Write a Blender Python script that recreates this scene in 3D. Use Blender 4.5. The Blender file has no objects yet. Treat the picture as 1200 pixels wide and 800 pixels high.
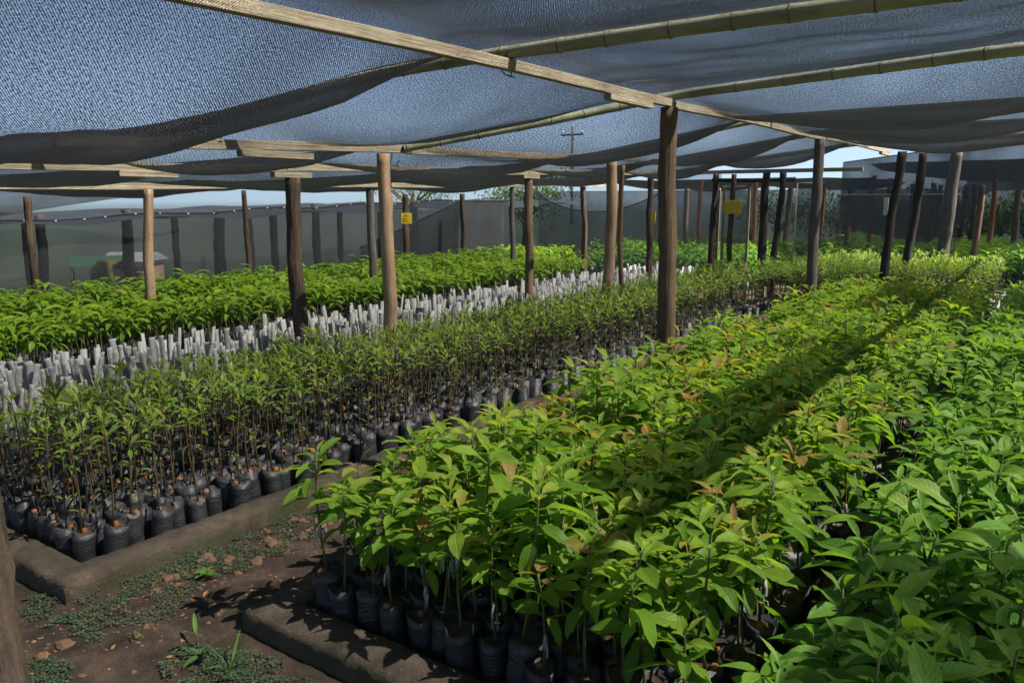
import bpy, math, random
import numpy as np
from mathutils import Vector, Matrix, Euler, noise as mnoise
R = math.radians
rnd = random.Random(11)
scene = bpy.context.scene
col = scene.collection

# ------------------------------------------------------------------ camera, sky, sun, exposure
YAW, PITCH, EYE = R(34.5), math.atan(165 / 940.0), 1.7
cam_d = bpy.data.cameras.new('camera'); cam = bpy.data.objects.new('camera', cam_d); col.objects.link(cam)
cam_d.sensor_width = 36.0; cam_d.lens = 940 / 1200 * 36.0
cam_d.clip_start = 0.05; cam_d.clip_end = 12000
cam.location = (0, 0, EYE); cam.rotation_euler = (math.pi / 2 - PITCH, 0, YAW)
scene.camera = cam

TO_SUN = Vector((0.50, 0.15, 0.66)).normalized()
SUN_EL = math.asin(TO_SUN.z); SUN_AZ = math.atan2(TO_SUN.x, TO_SUN.y)
world = bpy.data.worlds.new('World'); scene.world = world; world.use_nodes = True
wn = world.node_tree.nodes; wl = world.node_tree.links
bg = wn['Background']
sky = wn.new('ShaderNodeTexSky'); sky.sky_type = 'NISHITA'; sky.sun_disc = False
sky.sun_elevation = SUN_EL; sky.sun_rotation = SUN_AZ; sky.altitude = 2500; sky.air_density = 0.38; sky.dust_density = 0.0; sky.ozone_density = 3.0
wtc = wn.new('ShaderNodeTexCoord'); wmap = wn.new('ShaderNodeMapping'); wmap.inputs['Scale'].default_value = (1.4, 1.4, 4.0)
wno = wn.new('ShaderNodeTexNoise'); wno.inputs['Scale'].default_value = 1.6; wno.inputs['Detail'].default_value = 7; wno.inputs['Roughness'].default_value = 0.55
wra = wn.new('ShaderNodeValToRGB'); wra.color_ramp.elements[0].position = 0.53; wra.color_ramp.elements[1].position = 0.74
wra.color_ramp.elements[1].color = (0.55, 0.55, 0.55, 1)
wmx = wn.new('ShaderNodeMix'); wmx.data_type = 'RGBA'; wmx.inputs['B'].default_value = (2.1, 2.5, 3.2, 1)
wl.new(wtc.outputs['Generated'], wmap.inputs['Vector']); wl.new(wmap.outputs['Vector'], wno.inputs['Vector'])
wl.new(wno.outputs['Fac'], wra.inputs['Fac']); wl.new(wra.outputs['Color'], wmx.inputs['Factor'])
wl.new(sky.outputs['Color'], wmx.inputs['A']); wl.new(wmx.outputs['Result'], bg.inputs['Color'])
bg.inputs['Strength'].default_value = 0.05
sun_d = bpy.data.lights.new('sun', 'SUN'); sun_d.energy = 5.0; sun_d.angle = R(0.53); sun_d.color = (1.0, 0.95, 0.86)
sun = bpy.data.objects.new('sun', sun_d); col.objects.link(sun)
sun.rotation_euler = TO_SUN.to_track_quat('Z', 'Y').to_euler()
vs = scene.view_settings
vs.view_transform = 'Standard'; vs.look = 'None'; vs.exposure = 1.8; vs.gamma = 1.0; vs.use_curve_mapping = False
scene.cycles.transparent_max_bounces = 24
scene.cycles.max_bounces = 5; scene.cycles.diffuse_bounces = 2; scene.cycles.transmission_bounces = 4; scene.cycles.glossy_bounces = 2
scene.cycles.use_denoising = True; scene.cycles.volume_bounces = 0
scene.cycles.sample_clamp_indirect = 6

# ------------------------------------------------------------------ materials
def new_mat(name):
    m = bpy.data.materials.new(name); m.use_nodes = True
    nt = m.node_tree
    return m, nt.nodes, nt.links, nt.nodes['Principled BSDF'], nt.nodes['Material Output']
def ramp(n, stops):
    r = n.new('ShaderNodeValToRGB'); e = r.color_ramp.elements
    e[0].position, e[0].color = stops[0][0], (*stops[0][1], 1)
    e[1].position, e[1].color = stops[-1][0], (*stops[-1][1], 1)
    for p, c in stops[1:-1]:
        x = e.new(p); x.color = (*c, 1)
    return r
def noise(n, l, scale, detail=4, vec=None, rough=0.55):
    t = n.new('ShaderNodeTexNoise'); t.inputs['Scale'].default_value = scale; t.inputs['Detail'].default_value = detail
    t.inputs['Roughness'].default_value = rough
    if vec is not None: l.new(vec, t.inputs['Vector'])
    return t
def math_n(n, l, op, a, b=None, clamp=False):
    m = n.new('ShaderNodeMath'); m.operation = op; m.use_clamp = clamp
    for i, v in enumerate((a, b)):
        if v is None: continue
        if isinstance(v, (int, float)): m.inputs[i].default_value = v
        else: l.new(v, m.inputs[i])
    return m.outputs[0]
def bump(n, l, bs, h, strength, dist):
    b = n.new('ShaderNodeBump'); b.inputs['Strength'].default_value = strength; b.inputs['Distance'].default_value = dist
    l.new(h, b.inputs['Height']); l.new(b.outputs['Normal'], bs.inputs['Normal'])
def mapping(n, l, coord='Object', scale=(1, 1, 1)):
    t = n.new('ShaderNodeTexCoord'); m = n.new('ShaderNodeMapping'); m.inputs['Scale'].default_value = scale
    l.new(t.outputs[coord], m.inputs['Vector']); return m.outputs['Vector']

def noisy_mat(name, stops, scale, rough=0.9, bstr=0.4, bdist=0.01, stretch=(1, 1, 1), detail=6, fine=None, coord='Object'):
    m, n, l, bs, out = new_mat(name)
    v = mapping(n, l, coord, stretch)
    t = noise(n, l, scale, detail, v); r = ramp(n, stops); l.new(t.outputs['Fac'], r.inputs['Fac'])
    l.new(r.outputs['Color'], bs.inputs['Base Color']); bs.inputs['Roughness'].default_value = rough
    bs.inputs['Specular IOR Level'].default_value = 0.25
    t2 = noise(n, l, fine or scale * 3, 5, v); bump(n, l, bs, t2.outputs['Fac'], bstr, bdist)
    return m

def leaf_mat(name, stops, transl=0.45, rough=0.42, spec=0.4):
    """leaf colour comes from the per-leaf attribute var and the object's own random; veins from the leaf's uv"""
    m, n, l, bs, out = new_mat(name)
    a = n.new('ShaderNodeAttribute'); a.attribute_name = 'var'
    oi = n.new('ShaderNodeObjectInfo')
    f = math_n(n, l, 'ADD', a.outputs['Fac'], math_n(n, l, 'MULTIPLY', math_n(n, l, 'SUBTRACT', oi.outputs['Random'], 0.5), 0.22), True)
    r = ramp(n, stops); l.new(f, r.inputs['Fac'])
    uv = n.new('ShaderNodeUVMap'); uv.uv_map = 'uv'
    sep = n.new('ShaderNodeSeparateXYZ'); l.new(uv.outputs['UV'], sep.inputs[0])
    across = math_n(n, l, 'ABSOLUTE', math_n(n, l, 'SUBTRACT', sep.outputs[1], 0.5))
    mid = math_n(n, l, 'SUBTRACT', 1.0, math_n(n, l, 'MULTIPLY', across, 22.0), True)
    # side veins run forward from the midrib
    vein = math_n(n, l, 'SINE', math_n(n, l, 'MULTIPLY', math_n(n, l, 'SUBTRACT', sep.outputs[0], math_n(n, l, 'MULTIPLY', across, 0.55)), 52.0))
    veinm = math_n(n, l, 'MULTIPLY', math_n(n, l, 'POWER', math_n(n, l, 'MAXIMUM', vein, 0.0), 6.0), 0.35)
    vv = math_n(n, l, 'MAXIMUM', mid, veinm, True)
    mx = n.new('ShaderNodeMix'); mx.data_type = 'RGBA'
    l.new(math_n(n, l, 'MULTIPLY', vv, 0.5), mx.inputs['Factor']); l.new(r.outputs['Color'], mx.inputs['A'])
    br = n.new('ShaderNodeMix'); br.data_type = 'RGBA'; br.blend_type = 'MULTIPLY'; br.inputs['Factor'].default_value = 1
    l.new(r.outputs['Color'], br.inputs['A']); br.inputs['B'].default_value = (1.9, 1.6, 1.5, 1)
    l.new(br.outputs['Result'], mx.inputs['B'])
    sp = noise(n, l, 9, 3, mapping(n, l, 'UV', (1, 1, 1)))
    mott = n.new('ShaderNodeMix'); mott.data_type = 'RGBA'; mott.blend_type = 'MULTIPLY'
    l.new(mx.outputs['Result'], mott.inputs['A']); mott.inputs['B'].default_value = (0.62, 0.7, 0.62, 1)
    l.new(math_n(n, l, 'MULTIPLY', sp.outputs['Fac'], 0.6), mott.inputs['Factor'])
    spv = n.new('ShaderNodeVectorMath'); spv.operation = 'ADD'; l.new(uv.outputs['UV'], spv.inputs[0])
    l.new(math_n(n, l, 'ADD', math_n(n, l, 'MULTIPLY', a.outputs['Fac'], 37.0), math_n(n, l, 'MULTIPLY', oi.outputs['Random'], 53.0)), spv.inputs[1])
    bl = noise(n, l, 7.0, 4, spv.outputs[0], 0.6)
    spot = n.new('ShaderNodeMix'); spot.data_type = 'RGBA'; l.new(math_n(n, l, 'MULTIPLY', math_n(n, l, 'SUBTRACT', bl.outputs['Fac'], 0.66), 9.0, True), spot.inputs['Factor'])
    l.new(mott.outputs['Result'], spot.inputs['A']); spot.inputs['B'].default_value = (0.16, 0.10, 0.03, 1); mott = spot
    l.new(mott.outputs['Result'], bs.inputs['Base Color'])
    bs.inputs['Roughness'].default_value = rough; bs.inputs['Specular IOR Level'].default_value = spec
    bump(n, l, bs, math_n(n, l, 'SUBTRACT', 1.0, vv), 0.7, 0.003)
    tr = n.new('ShaderNodeBsdfTranslucent')
    tc = n.new('ShaderNodeMix'); tc.data_type = 'RGBA'; tc.blend_type = 'MULTIPLY'; tc.inputs['Factor'].default_value = 1
    l.new(mott.outputs['Result'], tc.inputs['A']); tc.inputs['B'].default_value = (1.5, 1.45, 0.5, 1)
    l.new(tc.outputs['Result'], tr.inputs['Color'])
    ms = n.new('ShaderNodeMixShader'); ms.inputs[0].default_value = transl
    l.new(bs.outputs[0], ms.inputs[1]); l.new(tr.outputs[0], ms.inputs[2]); l.new(ms.outputs[0], out.inputs['Surface'])
    return m

def net_mat(name, T0, grain, stripe, tint=(0.012, 0.0125, 0.014), per=0.0085, trans=0.12):
    """woven shade cloth: threads cover the view more at a slant, exactly as 1/cos of the angle for any ray"""
    m, n, l, bs, out = new_mat(name)
    uv = n.new('ShaderNodeUVMap'); uv.uv_map = 'uv'
    no = noise(n, l, 100.0, 1.5, uv.outputs['UV'], 0.7)
    big = noise(n, l, 1.3, 3, uv.outputs['UV'])
    sep = n.new('ShaderNodeSeparateXYZ'); l.new(uv.outputs['UV'], sep.inputs[0])
    st = math_n(n, l, 'SINE', math_n(n, l, 'MULTIPLY', math_n(n, l, 'ADD', sep.outputs[0], math_n(n, l, 'MULTIPLY', sep.outputs[1], 0.6)), 2 * math.pi / per))
    gr = math_n(n, l, 'MULTIPLY', math_n(n, l, 'SUBTRACT', no.outputs['Fac'], 0.5), grain)
    sm = math_n(n, l, 'MULTIPLY', st, stripe)
    bg_ = math_n(n, l, 'MULTIPLY', math_n(n, l, 'SUBTRACT', big.outputs['Fac'], 0.5), 0.35)
    t = math_n(n, l, 'ADD', math_n(n, l, 'ADD', math_n(n, l, 'ADD', gr, sm), bg_), T0)
    t = math_n(n, l, 'MINIMUM', math_n(n, l, 'MAXIMUM', t, 0.03), 0.95)
    g = n.new('ShaderNodeNewGeometry'); dp = n.new('ShaderNodeVectorMath'); dp.operation = 'DOT_PRODUCT'
    l.new(g.outputs['Incoming'], dp.inputs[0]); l.new(g.outputs['Normal'], dp.inputs[1])
    c = math_n(n, l, 'MAXIMUM', math_n(n, l, 'ABSOLUTE', dp.outputs['Value']), 0.1)
    T = math_n(n, l, 'POWER', t, math_n(n, l, 'DIVIDE', 0.85, c))
    bs.inputs['Base Color'].default_value = (*tint, 1); bs.inputs['Roughness'].default_value = 0.55
    tl = n.new('ShaderNodeBsdfTranslucent'); tl.inputs['Color'].default_value = (tint[0] * 2.2, tint[1] * 2.2, tint[2] * 2.3, 1)
    thread = n.new('ShaderNodeMixShader'); thread.inputs[0].default_value = trans
    l.new(bs.outputs[0], thread.inputs[1]); l.new(tl.outputs[0], thread.inputs[2])
    tp = n.new('ShaderNodeBsdfTransparent'); ms = n.new('ShaderNodeMixShader')
    l.new(T, ms.inputs[0]); l.new(thread.outputs[0], ms.inputs[1]); l.new(tp.outputs[0], ms.inputs[2]); l.new(ms.outputs[0], out.inputs['Surface'])
    return m

def wood_mat(name, stops, grain_scale=34, stretch=(1, 1, 0.05), rough=0.85, bstr=0.6):
    m, n, l, bs, out = new_mat(name)
    oi = n.new('ShaderNodeObjectInfo'); tc = n.new('ShaderNodeTexCoord'); add = n.new('ShaderNodeVectorMath'); add.operation = 'ADD'
    l.new(tc.outputs['Object'], add.inputs[0]); l.new(math_n(n, l, 'MULTIPLY', oi.outputs['Random'], 40.0), add.inputs[1])
    mp = n.new('ShaderNodeMapping'); mp.inputs['Scale'].default_value = stretch; l.new(add.outputs[0], mp.inputs['Vector'])
    g = noise(n, l, grain_scale, 6, mp.outputs['Vector'], 0.65)
    b = noise(n, l, 5.0, 6, add.outputs[0], 0.7)
    f = math_n(n, l, 'ADD', math_n(n, l, 'MULTIPLY', g.outputs['Fac'], 0.55), math_n(n, l, 'MULTIPLY', b.outputs['Fac'], 0.45))
    r = ramp(n, stops); l.new(f, r.inputs['Fac'])
    tone = n.new('ShaderNodeHueSaturation'); l.new(r.outputs['Color'], tone.inputs['Color'])
    l.new(math_n(n, l, 'ADD', math_n(n, l, 'MULTIPLY', oi.outputs['Random'], 0.3), 0.85), tone.inputs['Value'])
    l.new(tone.outputs['Color'], bs.inputs['Base Color']); bs.inputs['Roughness'].default_value = rough; bs.inputs['Specular IOR Level'].default_value = 0.2
    bump(n, l, bs, g.outputs['Fac'], bstr, 0.03)
    return m

M = {}
M['ground'] = noisy_mat('ground_soil', [(0.3, (0.045, 0.030, 0.021)), (0.55, (0.085, 0.055, 0.038)), (0.75, (0.13, 0.088, 0.06))], 2.2, 0.95, 0.6, 0.02)
M['grass'] = noisy_mat('grass_field', [(0.35, (0.018, 0.030, 0.012)), (0.6, (0.032, 0.046, 0.018)), (0.8, (0.06, 0.06, 0.028))], 0.35, 0.95, 0.6, 0.05)
m, n, l, bs, out = new_mat('trodden_soil')
v = mapping(n, l); a = noise(n, l, 7, 9, v, 0.65); b = noise(n, l, 60, 6, v, 0.7); c = noise(n, l, 3.3, 6, v, 0.6); d = noise(n, l, 1.7, 4, v)
r1 = ramp(n, [(0.32, (0.018, 0.012, 0.008)), (0.5, (0.040, 0.026, 0.018)), (0.68, (0.08, 0.053, 0.037))]); l.new(a.outputs['Fac'], r1.inputs['Fac'])
mx = n.new('ShaderNodeMix'); mx.data_type = 'RGBA'; l.new(math_n(n, l, 'MULTIPLY', math_n(n, l, 'SUBTRACT', c.outputs['Fac'], 0.56), 5.0, True), mx.inputs['Factor']); l.new(r1.outputs['Color'], mx.inputs['A']); mx.inputs['B'].default_value = (0.034, 0.036, 0.012, 1)
l.new(mx.outputs['Result'], bs.inputs['Base Color'])
l.new(math_n(n, l, 'ADD', math_n(n, l, 'MULTIPLY', d.outputs['Fac'], 0.5), 0.55, True), bs.inputs['Roughness']); bs.inputs['Specular IOR Level'].default_value = 0.3
bump(n, l, bs, math_n(n, l, 'ADD', b.outputs['Fac'], math_n(n, l, 'MULTIPLY', a.outputs['Fac'], 2.0)), 0.9, 0.012)
M['path'] = m
M['soil'] = noisy_mat('potting_soil', [(0.3, (0.03, 0.02, 0.014)), (0.7, (0.09, 0.055, 0.035))], 60, 0.95, 0.6, 0.004)
M['concrete'] = None
m, n, l, bs, out = new_mat('mossy_concrete')
v = mapping(n, l); a = noise(n, l, 6.0, 9, v, 0.72); b = noise(n, l, 45, 7, v, 0.7); c = noise(n, l, 5.5, 5, v, 0.65)
r1 = ramp(n, [(0.34, (0.025, 0.017, 0.010)), (0.46, (0.052, 0.036, 0.022)), (0.56, (0.072, 0.051, 0.033)), (0.68, (0.12, 0.088, 0.06))]); l.new(a.outputs['Fac'], r1.inputs['Fac'])
geo = n.new('ShaderNodeNewGeometry'); sp = n.new('ShaderNodeSeparateXYZ'); l.new(geo.outputs['Normal'], sp.inputs[0])
side = math_n(n, l, 'SUBTRACT', 1.0, math_n(n, l, 'ABSOLUTE', sp.outputs[2]), True)
mossf = math_n(n, l, 'MULTIPLY', math_n(n, l, 'ADD', math_n(n, l, 'MULTIPLY', side, 0.22), math_n(n, l, 'SUBTRACT', c.outputs['Fac'], 0.55)), 4.0, True)
mx = n.new('ShaderNodeMix'); mx.data_type = 'RGBA'; l.new(math_n(n, l, 'MULTIPLY', mossf, 0.8), mx.inputs['Factor']); l.new(r1.outputs['Color'], mx.inputs['A']); mx.inputs['B'].default_value = (0.035, 0.042, 0.010, 1)
l.new(mx.outputs['Result'], bs.inputs['Base Color']); bs.inputs['Roughness'].default_value = 0.92; bump(n, l, bs, b.outputs['Fac'], 1.0, 0.014)
M['concrete'] = m
M['leaf'] = leaf_mat('avocado_leaf', [(0.0, (0.08, 0.18, 0.018)), (0.35, (0.16, 0.31, 0.028)), (0.62, (0.265, 0.40, 0.04)), (0.82, (0.34, 0.36, 0.07)), (1.0, (0.38, 0.22, 0.09))], 0.55, 0.48, 0.3)
M['leaf_big'] = leaf_mat('broad_leaf', [(0.0, (0.05, 0.16, 0.022)), (0.4, (0.105, 0.26, 0.03)), (0.8, (0.19, 0.35, 0.04)), (1.0, (0.26, 0.38, 0.06))], 0.45, 0.5, 0.3)
M['leaf_thin'] = leaf_mat('slender_leaf', [(0.0, (0.09, 0.165, 0.028)), (0.45, (0.18, 0.28, 0.045)), (0.8, (0.28, 0.36, 0.075)), (1.0, (0.32, 0.27, 0.10))], 0.5, 0.38, 0.45)
M['leaf_far'] = leaf_mat('fresh_leaf', [(0.0, (0.07, 0.15, 0.014)), (0.4, (0.15, 0.27, 0.018)), (0.75, (0.24, 0.36, 0.025)), (1.0, (0.30, 0.24, 0.06))], 0.45, 0.42, 0.35)
M['leaf_tree'] = leaf_mat('tree_leaf', [(0.0, (0.025, 0.06, 0.015)), (0.5, (0.05, 0.10, 0.022)), (1.0, (0.09, 0.14, 0.03))], 0.3, 0.5, 0.3)
M['weed'] = leaf_mat('weed_leaf', [(0.0, (0.035, 0.085, 0.03)), (0.5, (0.06, 0.13, 0.045)), (1.0, (0.11, 0.24, 0.03))], 0.3, 0.55, 0.3)
M['creeper'] = leaf_mat('creeper_leaf', [(0.0, (0.04, 0.068, 0.038)), (0.6, (0.078, 0.118, 0.066)), (1.0, (0.115, 0.165, 0.072))], 0.2, 0.6, 0.25)
M['stem'] = noisy_mat('green_stem', [(0.3, (0.06, 0.055, 0.025)), (0.6, (0.10, 0.13, 0.03)), (0.8, (0.17, 0.19, 0.05))], 9, 0.6, 0.2, 0.002, (1, 1, 0.4))
M['stem_brown'] = noisy_mat('brown_stem', [(0.3, (0.045, 0.028, 0.02)), (0.55, (0.085, 0.06, 0.03)), (0.8, (0.12, 0.14, 0.04))], 7, 0.65, 0.2, 0.002, (1, 1, 0.4))
m, n, l, bs, out = new_mat('black_polythene')
v = mapping(n, l, 'Object', (1, 1, 3.0)); a = noise(n, l, 22, 4, v, 0.6); b = noise(n, l, 6, 3, v)
r1 = ramp(n, [(0.35, (0.014, 0.015, 0.018)), (0.7, (0.04, 0.041, 0.046))]); l.new(b.outputs['Fac'], r1.inputs['Fac']); l.new(r1.outputs['Color'], bs.inputs['Base Color'])
bs.inputs['Roughness'].default_value = 0.42; bs.inputs['Specular IOR Level'].default_value = 0.42; bump(n, l, bs, a.outputs['Fac'], 0.5, 0.015)
M['bag'] = m
m, n, l, bs, out = new_mat('clear_plastic_sleeve')
v = mapping(n, l, 'Object', (1, 1, 0.3)); a = noise(n, l, 60, 4, v); r1 = ramp(n, [(0.3, (0.32, 0.32, 0.315)), (0.7, (0.60, 0.60, 0.585))]); l.new(a.outputs['Fac'], r1.inputs['Fac'])
l.new(r1.outputs['Color'], bs.inputs['Base Color']); bs.inputs['Roughness'].default_value = 0.6; bs.inputs['Specular IOR Level'].default_value = 0.15; bump(n, l, bs, a.outputs['Fac'], 0.5, 0.006)
tr = n.new('ShaderNodeBsdfTranslucent'); tr.inputs['Color'].default_value = (0.55, 0.55, 0.53, 1); ms = n.new('ShaderNodeMixShader'); ms.inputs[0].default_value = 0.55
l.new(bs.outputs[0], ms.inputs[1]); l.new(tr.outputs[0], ms.inputs[2]); l.new(ms.outputs[0], out.inputs['Surface'])
M['sleeve'] = m
M['tape'] = noisy_mat('graft_tape_plastic', [(0.3, (0.13, 0.135, 0.15)), (0.7, (0.30, 0.31, 0.32))], 30, 0.35, 0.3, 0.003)
M['seed'] = noisy_mat('seed_husk', [(0.3, (0.09, 0.035, 0.016)), (0.5, (0.20, 0.08, 0.03)), (0.75, (0.32, 0.17, 0.07))], 9, 0.7, 0.3, 0.003)
M['stone'] = noisy_mat('reddish_stone', [(0.3, (0.075, 0.038, 0.024)), (0.5, (0.14, 0.076, 0.047)), (0.75, (0.24, 0.15, 0.10))], 11, 0.9, 0.6, 0.006)
M['dead_leaf'] = noisy_mat('dead_leaf', [(0.3, (0.16, 0.07, 0.03)), (0.7, (0.34, 0.18, 0.07))], 30, 0.8, 0.2, 0.002)
WOOD = {
 'bark_dark': wood_mat('dark_bark', [(0.3, (0.028, 0.019, 0.013)), (0.5, (0.07, 0.048, 0.033)), (0.7, (0.145, 0.10, 0.068))], 30, (1, 1, 0.12), 0.95, 1.0),
 'brown': wood_mat('weathered_pole', [(0.3, (0.06, 0.036, 0.022)), (0.5, (0.15, 0.098, 0.06)), (0.72, (0.25, 0.175, 0.115))], 34, (1, 1, 0.05)),
 'light': wood_mat('peeled_pole', [(0.3, (0.16, 0.10, 0.06)), (0.5, (0.32, 0.21, 0.125)), (0.72, (0.46, 0.33, 0.21))], 26, (1, 1, 0.05), 0.8, 0.4),
 'grey': wood_mat('grey_pole', [(0.3, (0.05, 0.042, 0.036)), (0.5, (0.10, 0.086, 0.074)), (0.72, (0.18, 0.155, 0.13))], 34, (1, 1, 0.05)),
 'black': wood_mat('tarred_pole', [(0.3, (0.014, 0.011, 0.01)), (0.5, (0.03, 0.024, 0.02)), (0.72, (0.065, 0.05, 0.04))], 30, (1, 1, 0.08)),
 'orange': wood_mat('new_pole', [(0.3, (0.16, 0.06, 0.025)), (0.5, (0.30, 0.125, 0.05)), (0.72, (0.40, 0.19, 0.09))], 30, (1, 1, 0.05)),
}
WOOD['split'] = wood_mat('split_pole', [(0.3, (0.03, 0.022, 0.016)), (0.5, (0.075, 0.054, 0.038)), (0.72, (0.15, 0.105, 0.07))], 24, (1, 1, 0.05), 0.9, 1.0)
M['plank'] = wood_mat('sawn_plank', [(0.26, (0.13, 0.055, 0.028)), (0.36, (0.22, 0.17, 0.115)), (0.55, (0.36, 0.305, 0.22)), (0.75, (0.47, 0.42, 0.32))], 60, (1, 0.04, 1), 0.85, 0.5)
M['bamboo'] = noisy_mat('bamboo_culm', [(0.3, (0.16, 0.17, 0.10)), (0.5, (0.29, 0.29, 0.19)), (0.75, (0.42, 0.41, 0.30))], 6, 0.5, 0.25, 0.004, (0.35, 1, 1))
M['node'] = noisy_mat('bamboo_node', [(0.3, (0.10, 0.085, 0.05)), (0.7, (0.22, 0.19, 0.12))], 12, 0.7, 0.3, 0.003)
M['net'] = net_mat('roof_shade_cloth', 0.455, 1.7, 0.32, (0.008, 0.0085, 0.010), per=0.0085)
M['net_wall'] = net_mat('wall_shade_cloth', 0.45, 0.25, 0.05, (0.022, 0.025, 0.03), trans=0.2)
M['net_black'] = net_mat('dense_shade_cloth', 0.10, 0.10, 0.02, (0.016, 0.018, 0.021), trans=0.12)
M['net_dark'] = net_mat('double_shade_cloth', 0.22, 0.2, 0.03, (0.014, 0.015, 0.017), trans=0.12)
def flat(name, c, rough=0.6, metal=0.0):
    m, n, l, bs, out = new_mat(name); bs.inputs['Base Color'].default_value = (*c, 1); bs.inputs['Roughness'].default_value = rough; bs.inputs['Metallic'].default_value = metal; return m
M['yellow'] = noisy_mat('yellow_card', [(0.35, (0.62, 0.43, 0.01)), (0.7, (0.78, 0.58, 0.02))], 12, 0.45, 0.1, 0.002)
M['ink'] = flat('dark_print', (0.30, 0.16, 0.02))
M['whiteplate'] = flat('white_card', (0.7, 0.7, 0.7))
M['rope'] = flat('dark_cord', (0.02, 0.02, 0.022), 0.8)
M['clip'] = flat('pale_clip', (0.4, 0.39, 0.34))
M['steel'] = noisy_mat('galvanised_latch', [(0.3, (0.3, 0.3, 0.3)), (0.7, (0.55, 0.55, 0.55))], 30, 0.4, 0.1, 0.001)
M['sheet'] = noisy_mat('painted_sheet_wall', [(0.3, (0.50, 0.53, 0.58)), (0.7, (0.66, 0.69, 0.74))], 1.5, 0.6, 0.1, 0.01)
M['roof'] = noisy_mat('sheet_roof', [(0.3, (0.20, 0.19, 0.19)), (0.7, (0.33, 0.31, 0.30))], 2, 0.6, 0.1, 0.01)
M['greenroof'] = noisy_mat('green_sheet', [(0.3, (0.015, 0.06, 0.035)), (0.7, (0.025, 0.10, 0.055))], 2, 0.6, 0.1, 0.01)
M['brick'] = noisy_mat('pink_render', [(0.3, (0.28, 0.15, 0.11)), (0.7, (0.42, 0.25, 0.19))], 2, 0.9, 0.2, 0.01)
M['dark'] = flat('dark_opening', (0.02, 0.02, 0.02), 0.8)
M['mountain'] = noisy_mat('far_forest', [(0.3, (0.035, 0.06, 0.03)), (0.7, (0.08, 0.10, 0.05))], 0.004, 1.0, 0.1, 1.0)
M['hair'] = flat('dark_hair', (0.012, 0.01, 0.009), 0.7)
M['skin'] = flat('brown_skin', (0.13, 0.065, 0.04), 0.55)
M['shirt'] = noisy_mat('yellow_green_shirt', [(0.3, (0.26, 0.27, 0.05)), (0.7, (0.36, 0.36, 0.08))], 8, 0.9, 0.3, 0.01)
M['jeans'] = noisy_mat('blue_cloth', [(0.3, (0.03, 0.05, 0.12)), (0.7, (0.06, 0.10, 0.22))], 10, 0.9, 0.3, 0.01)

# ------------------------------------------------------------------ mesh helpers
class T:
    """a small mesh template: verts, faces, per-vertex uv and var, per-face material slot"""
    def __init__(s, v, f, uv=None, var=0.0, mat=0):
        s.v = np.asarray(v, float).reshape(-1, 3); s.f = [tuple(x) for x in f]
        s.uv = np.zeros((len(s.v), 2)) if uv is None else np.asarray(uv, float)
        s.var = np.full(len(s.v), var) if np.isscalar(var) else np.asarray(var, float)
        s.m = [mat] * len(s.f) if isinstance(mat, int) else list(mat)
        s.arr()
    def arr(s):
        s.lv = np.array([i for f in s.f for i in f], np.int32); s.lt = np.array([len(f) for f in s.f], np.int32); s.ma = np.array(s.m, np.int32)
    def xf(s, mat, var=None, slot=None):
        mm = np.array(mat); o = T.__new__(T)
        o.v = s.v @ mm[:3, :3].T + mm[:3, 3]; o.f = s.f; o.uv = s.uv; o.var = s.var if var is None else np.full(len(s.v), var)
        o.m = s.m; o.lv = s.lv; o.lt = s.lt; o.ma = s.ma if slot is None else np.full(len(s.ma), slot, np.int32)
        return o
def join(ts):
    o = T.__new__(T); off = 0; lv = []
    for t in ts: lv.append(t.lv + off); off += len(t.v)
    o.v = np.concatenate([t.v for t in ts]); o.uv = np.concatenate([t.uv for t in ts]); o.var = np.concatenate([t.var for t in ts])
    o.lv = np.concatenate(lv); o.lt = np.concatenate([t.lt for t in ts]); o.ma = np.concatenate([t.ma for t in ts]); o.f = None; o.m = None
    return o
def mesh_of(name, t, mats, smooth=True):
    me = bpy.data.meshes.new(name)
    me.vertices.add(len(t.v)); me.vertices.foreach_set('co', t.v.astype(np.float32).ravel())
    me.loops.add(len(t.lv)); me.loops.foreach_set('vertex_index', t.lv.astype(np.int32))
    me.polygons.add(len(t.lt)); st = np.zeros(len(t.lt), np.int32); st[1:] = np.cumsum(t.lt)[:-1]
    me.polygons.foreach_set('loop_start', st); me.polygons.foreach_set('loop_total', t.lt.astype(np.int32))
    me.polygons.foreach_set('material_index', t.ma.astype(np.int32))
    me.polygons.foreach_set('use_smooth', np.full(len(t.lt), smooth, bool))
    u = me.uv_layers.new(name='uv'); u.data.foreach_set('uv', t.uv[t.lv].astype(np.float32).ravel())
    a = me.attributes.new('var', 'FLOAT', 'POINT'); a.data.foreach_set('value', t.var.astype(np.float32))
    for m in (mats if isinstance(mats, (list, tuple)) else [mats]): me.materials.append(m)
    me.update(calc_edges=True); me.validate()
    return me
def tag(o, label=None, cat=None, group=None, kind=None):
    if label: o['label'] = label
    if cat: o['category'] = cat
    if group: o['group'] = group
    if kind: o['kind'] = kind
    return o
def obj(name, me, parent=None, loc=(0, 0, 0)):
    o = bpy.data.objects.new(name, me); col.objects.link(o); o.parent = parent; o.location = loc
    return o
def empty(name, loc=(0, 0, 0), rz=0.0):
    o = bpy.data.objects.new(name, None); col.objects.link(o); o.location = loc; o.rotation_euler = (0, 0, rz); o.empty_display_size = 0.05
    return o
def box(x0, x1, y0, y1, z0, z1, mat=0):
    v = [(x, y, z) for z in (z0, z1) for y in (y0, y1) for x in (x0, x1)]
    f = [(0, 2, 3, 1), (4, 5, 7, 6), (0, 1, 5, 4), (2, 6, 7, 3), (0, 4, 6, 2), (1, 3, 7, 5)]
    return T(v, f, mat=mat)
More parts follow.
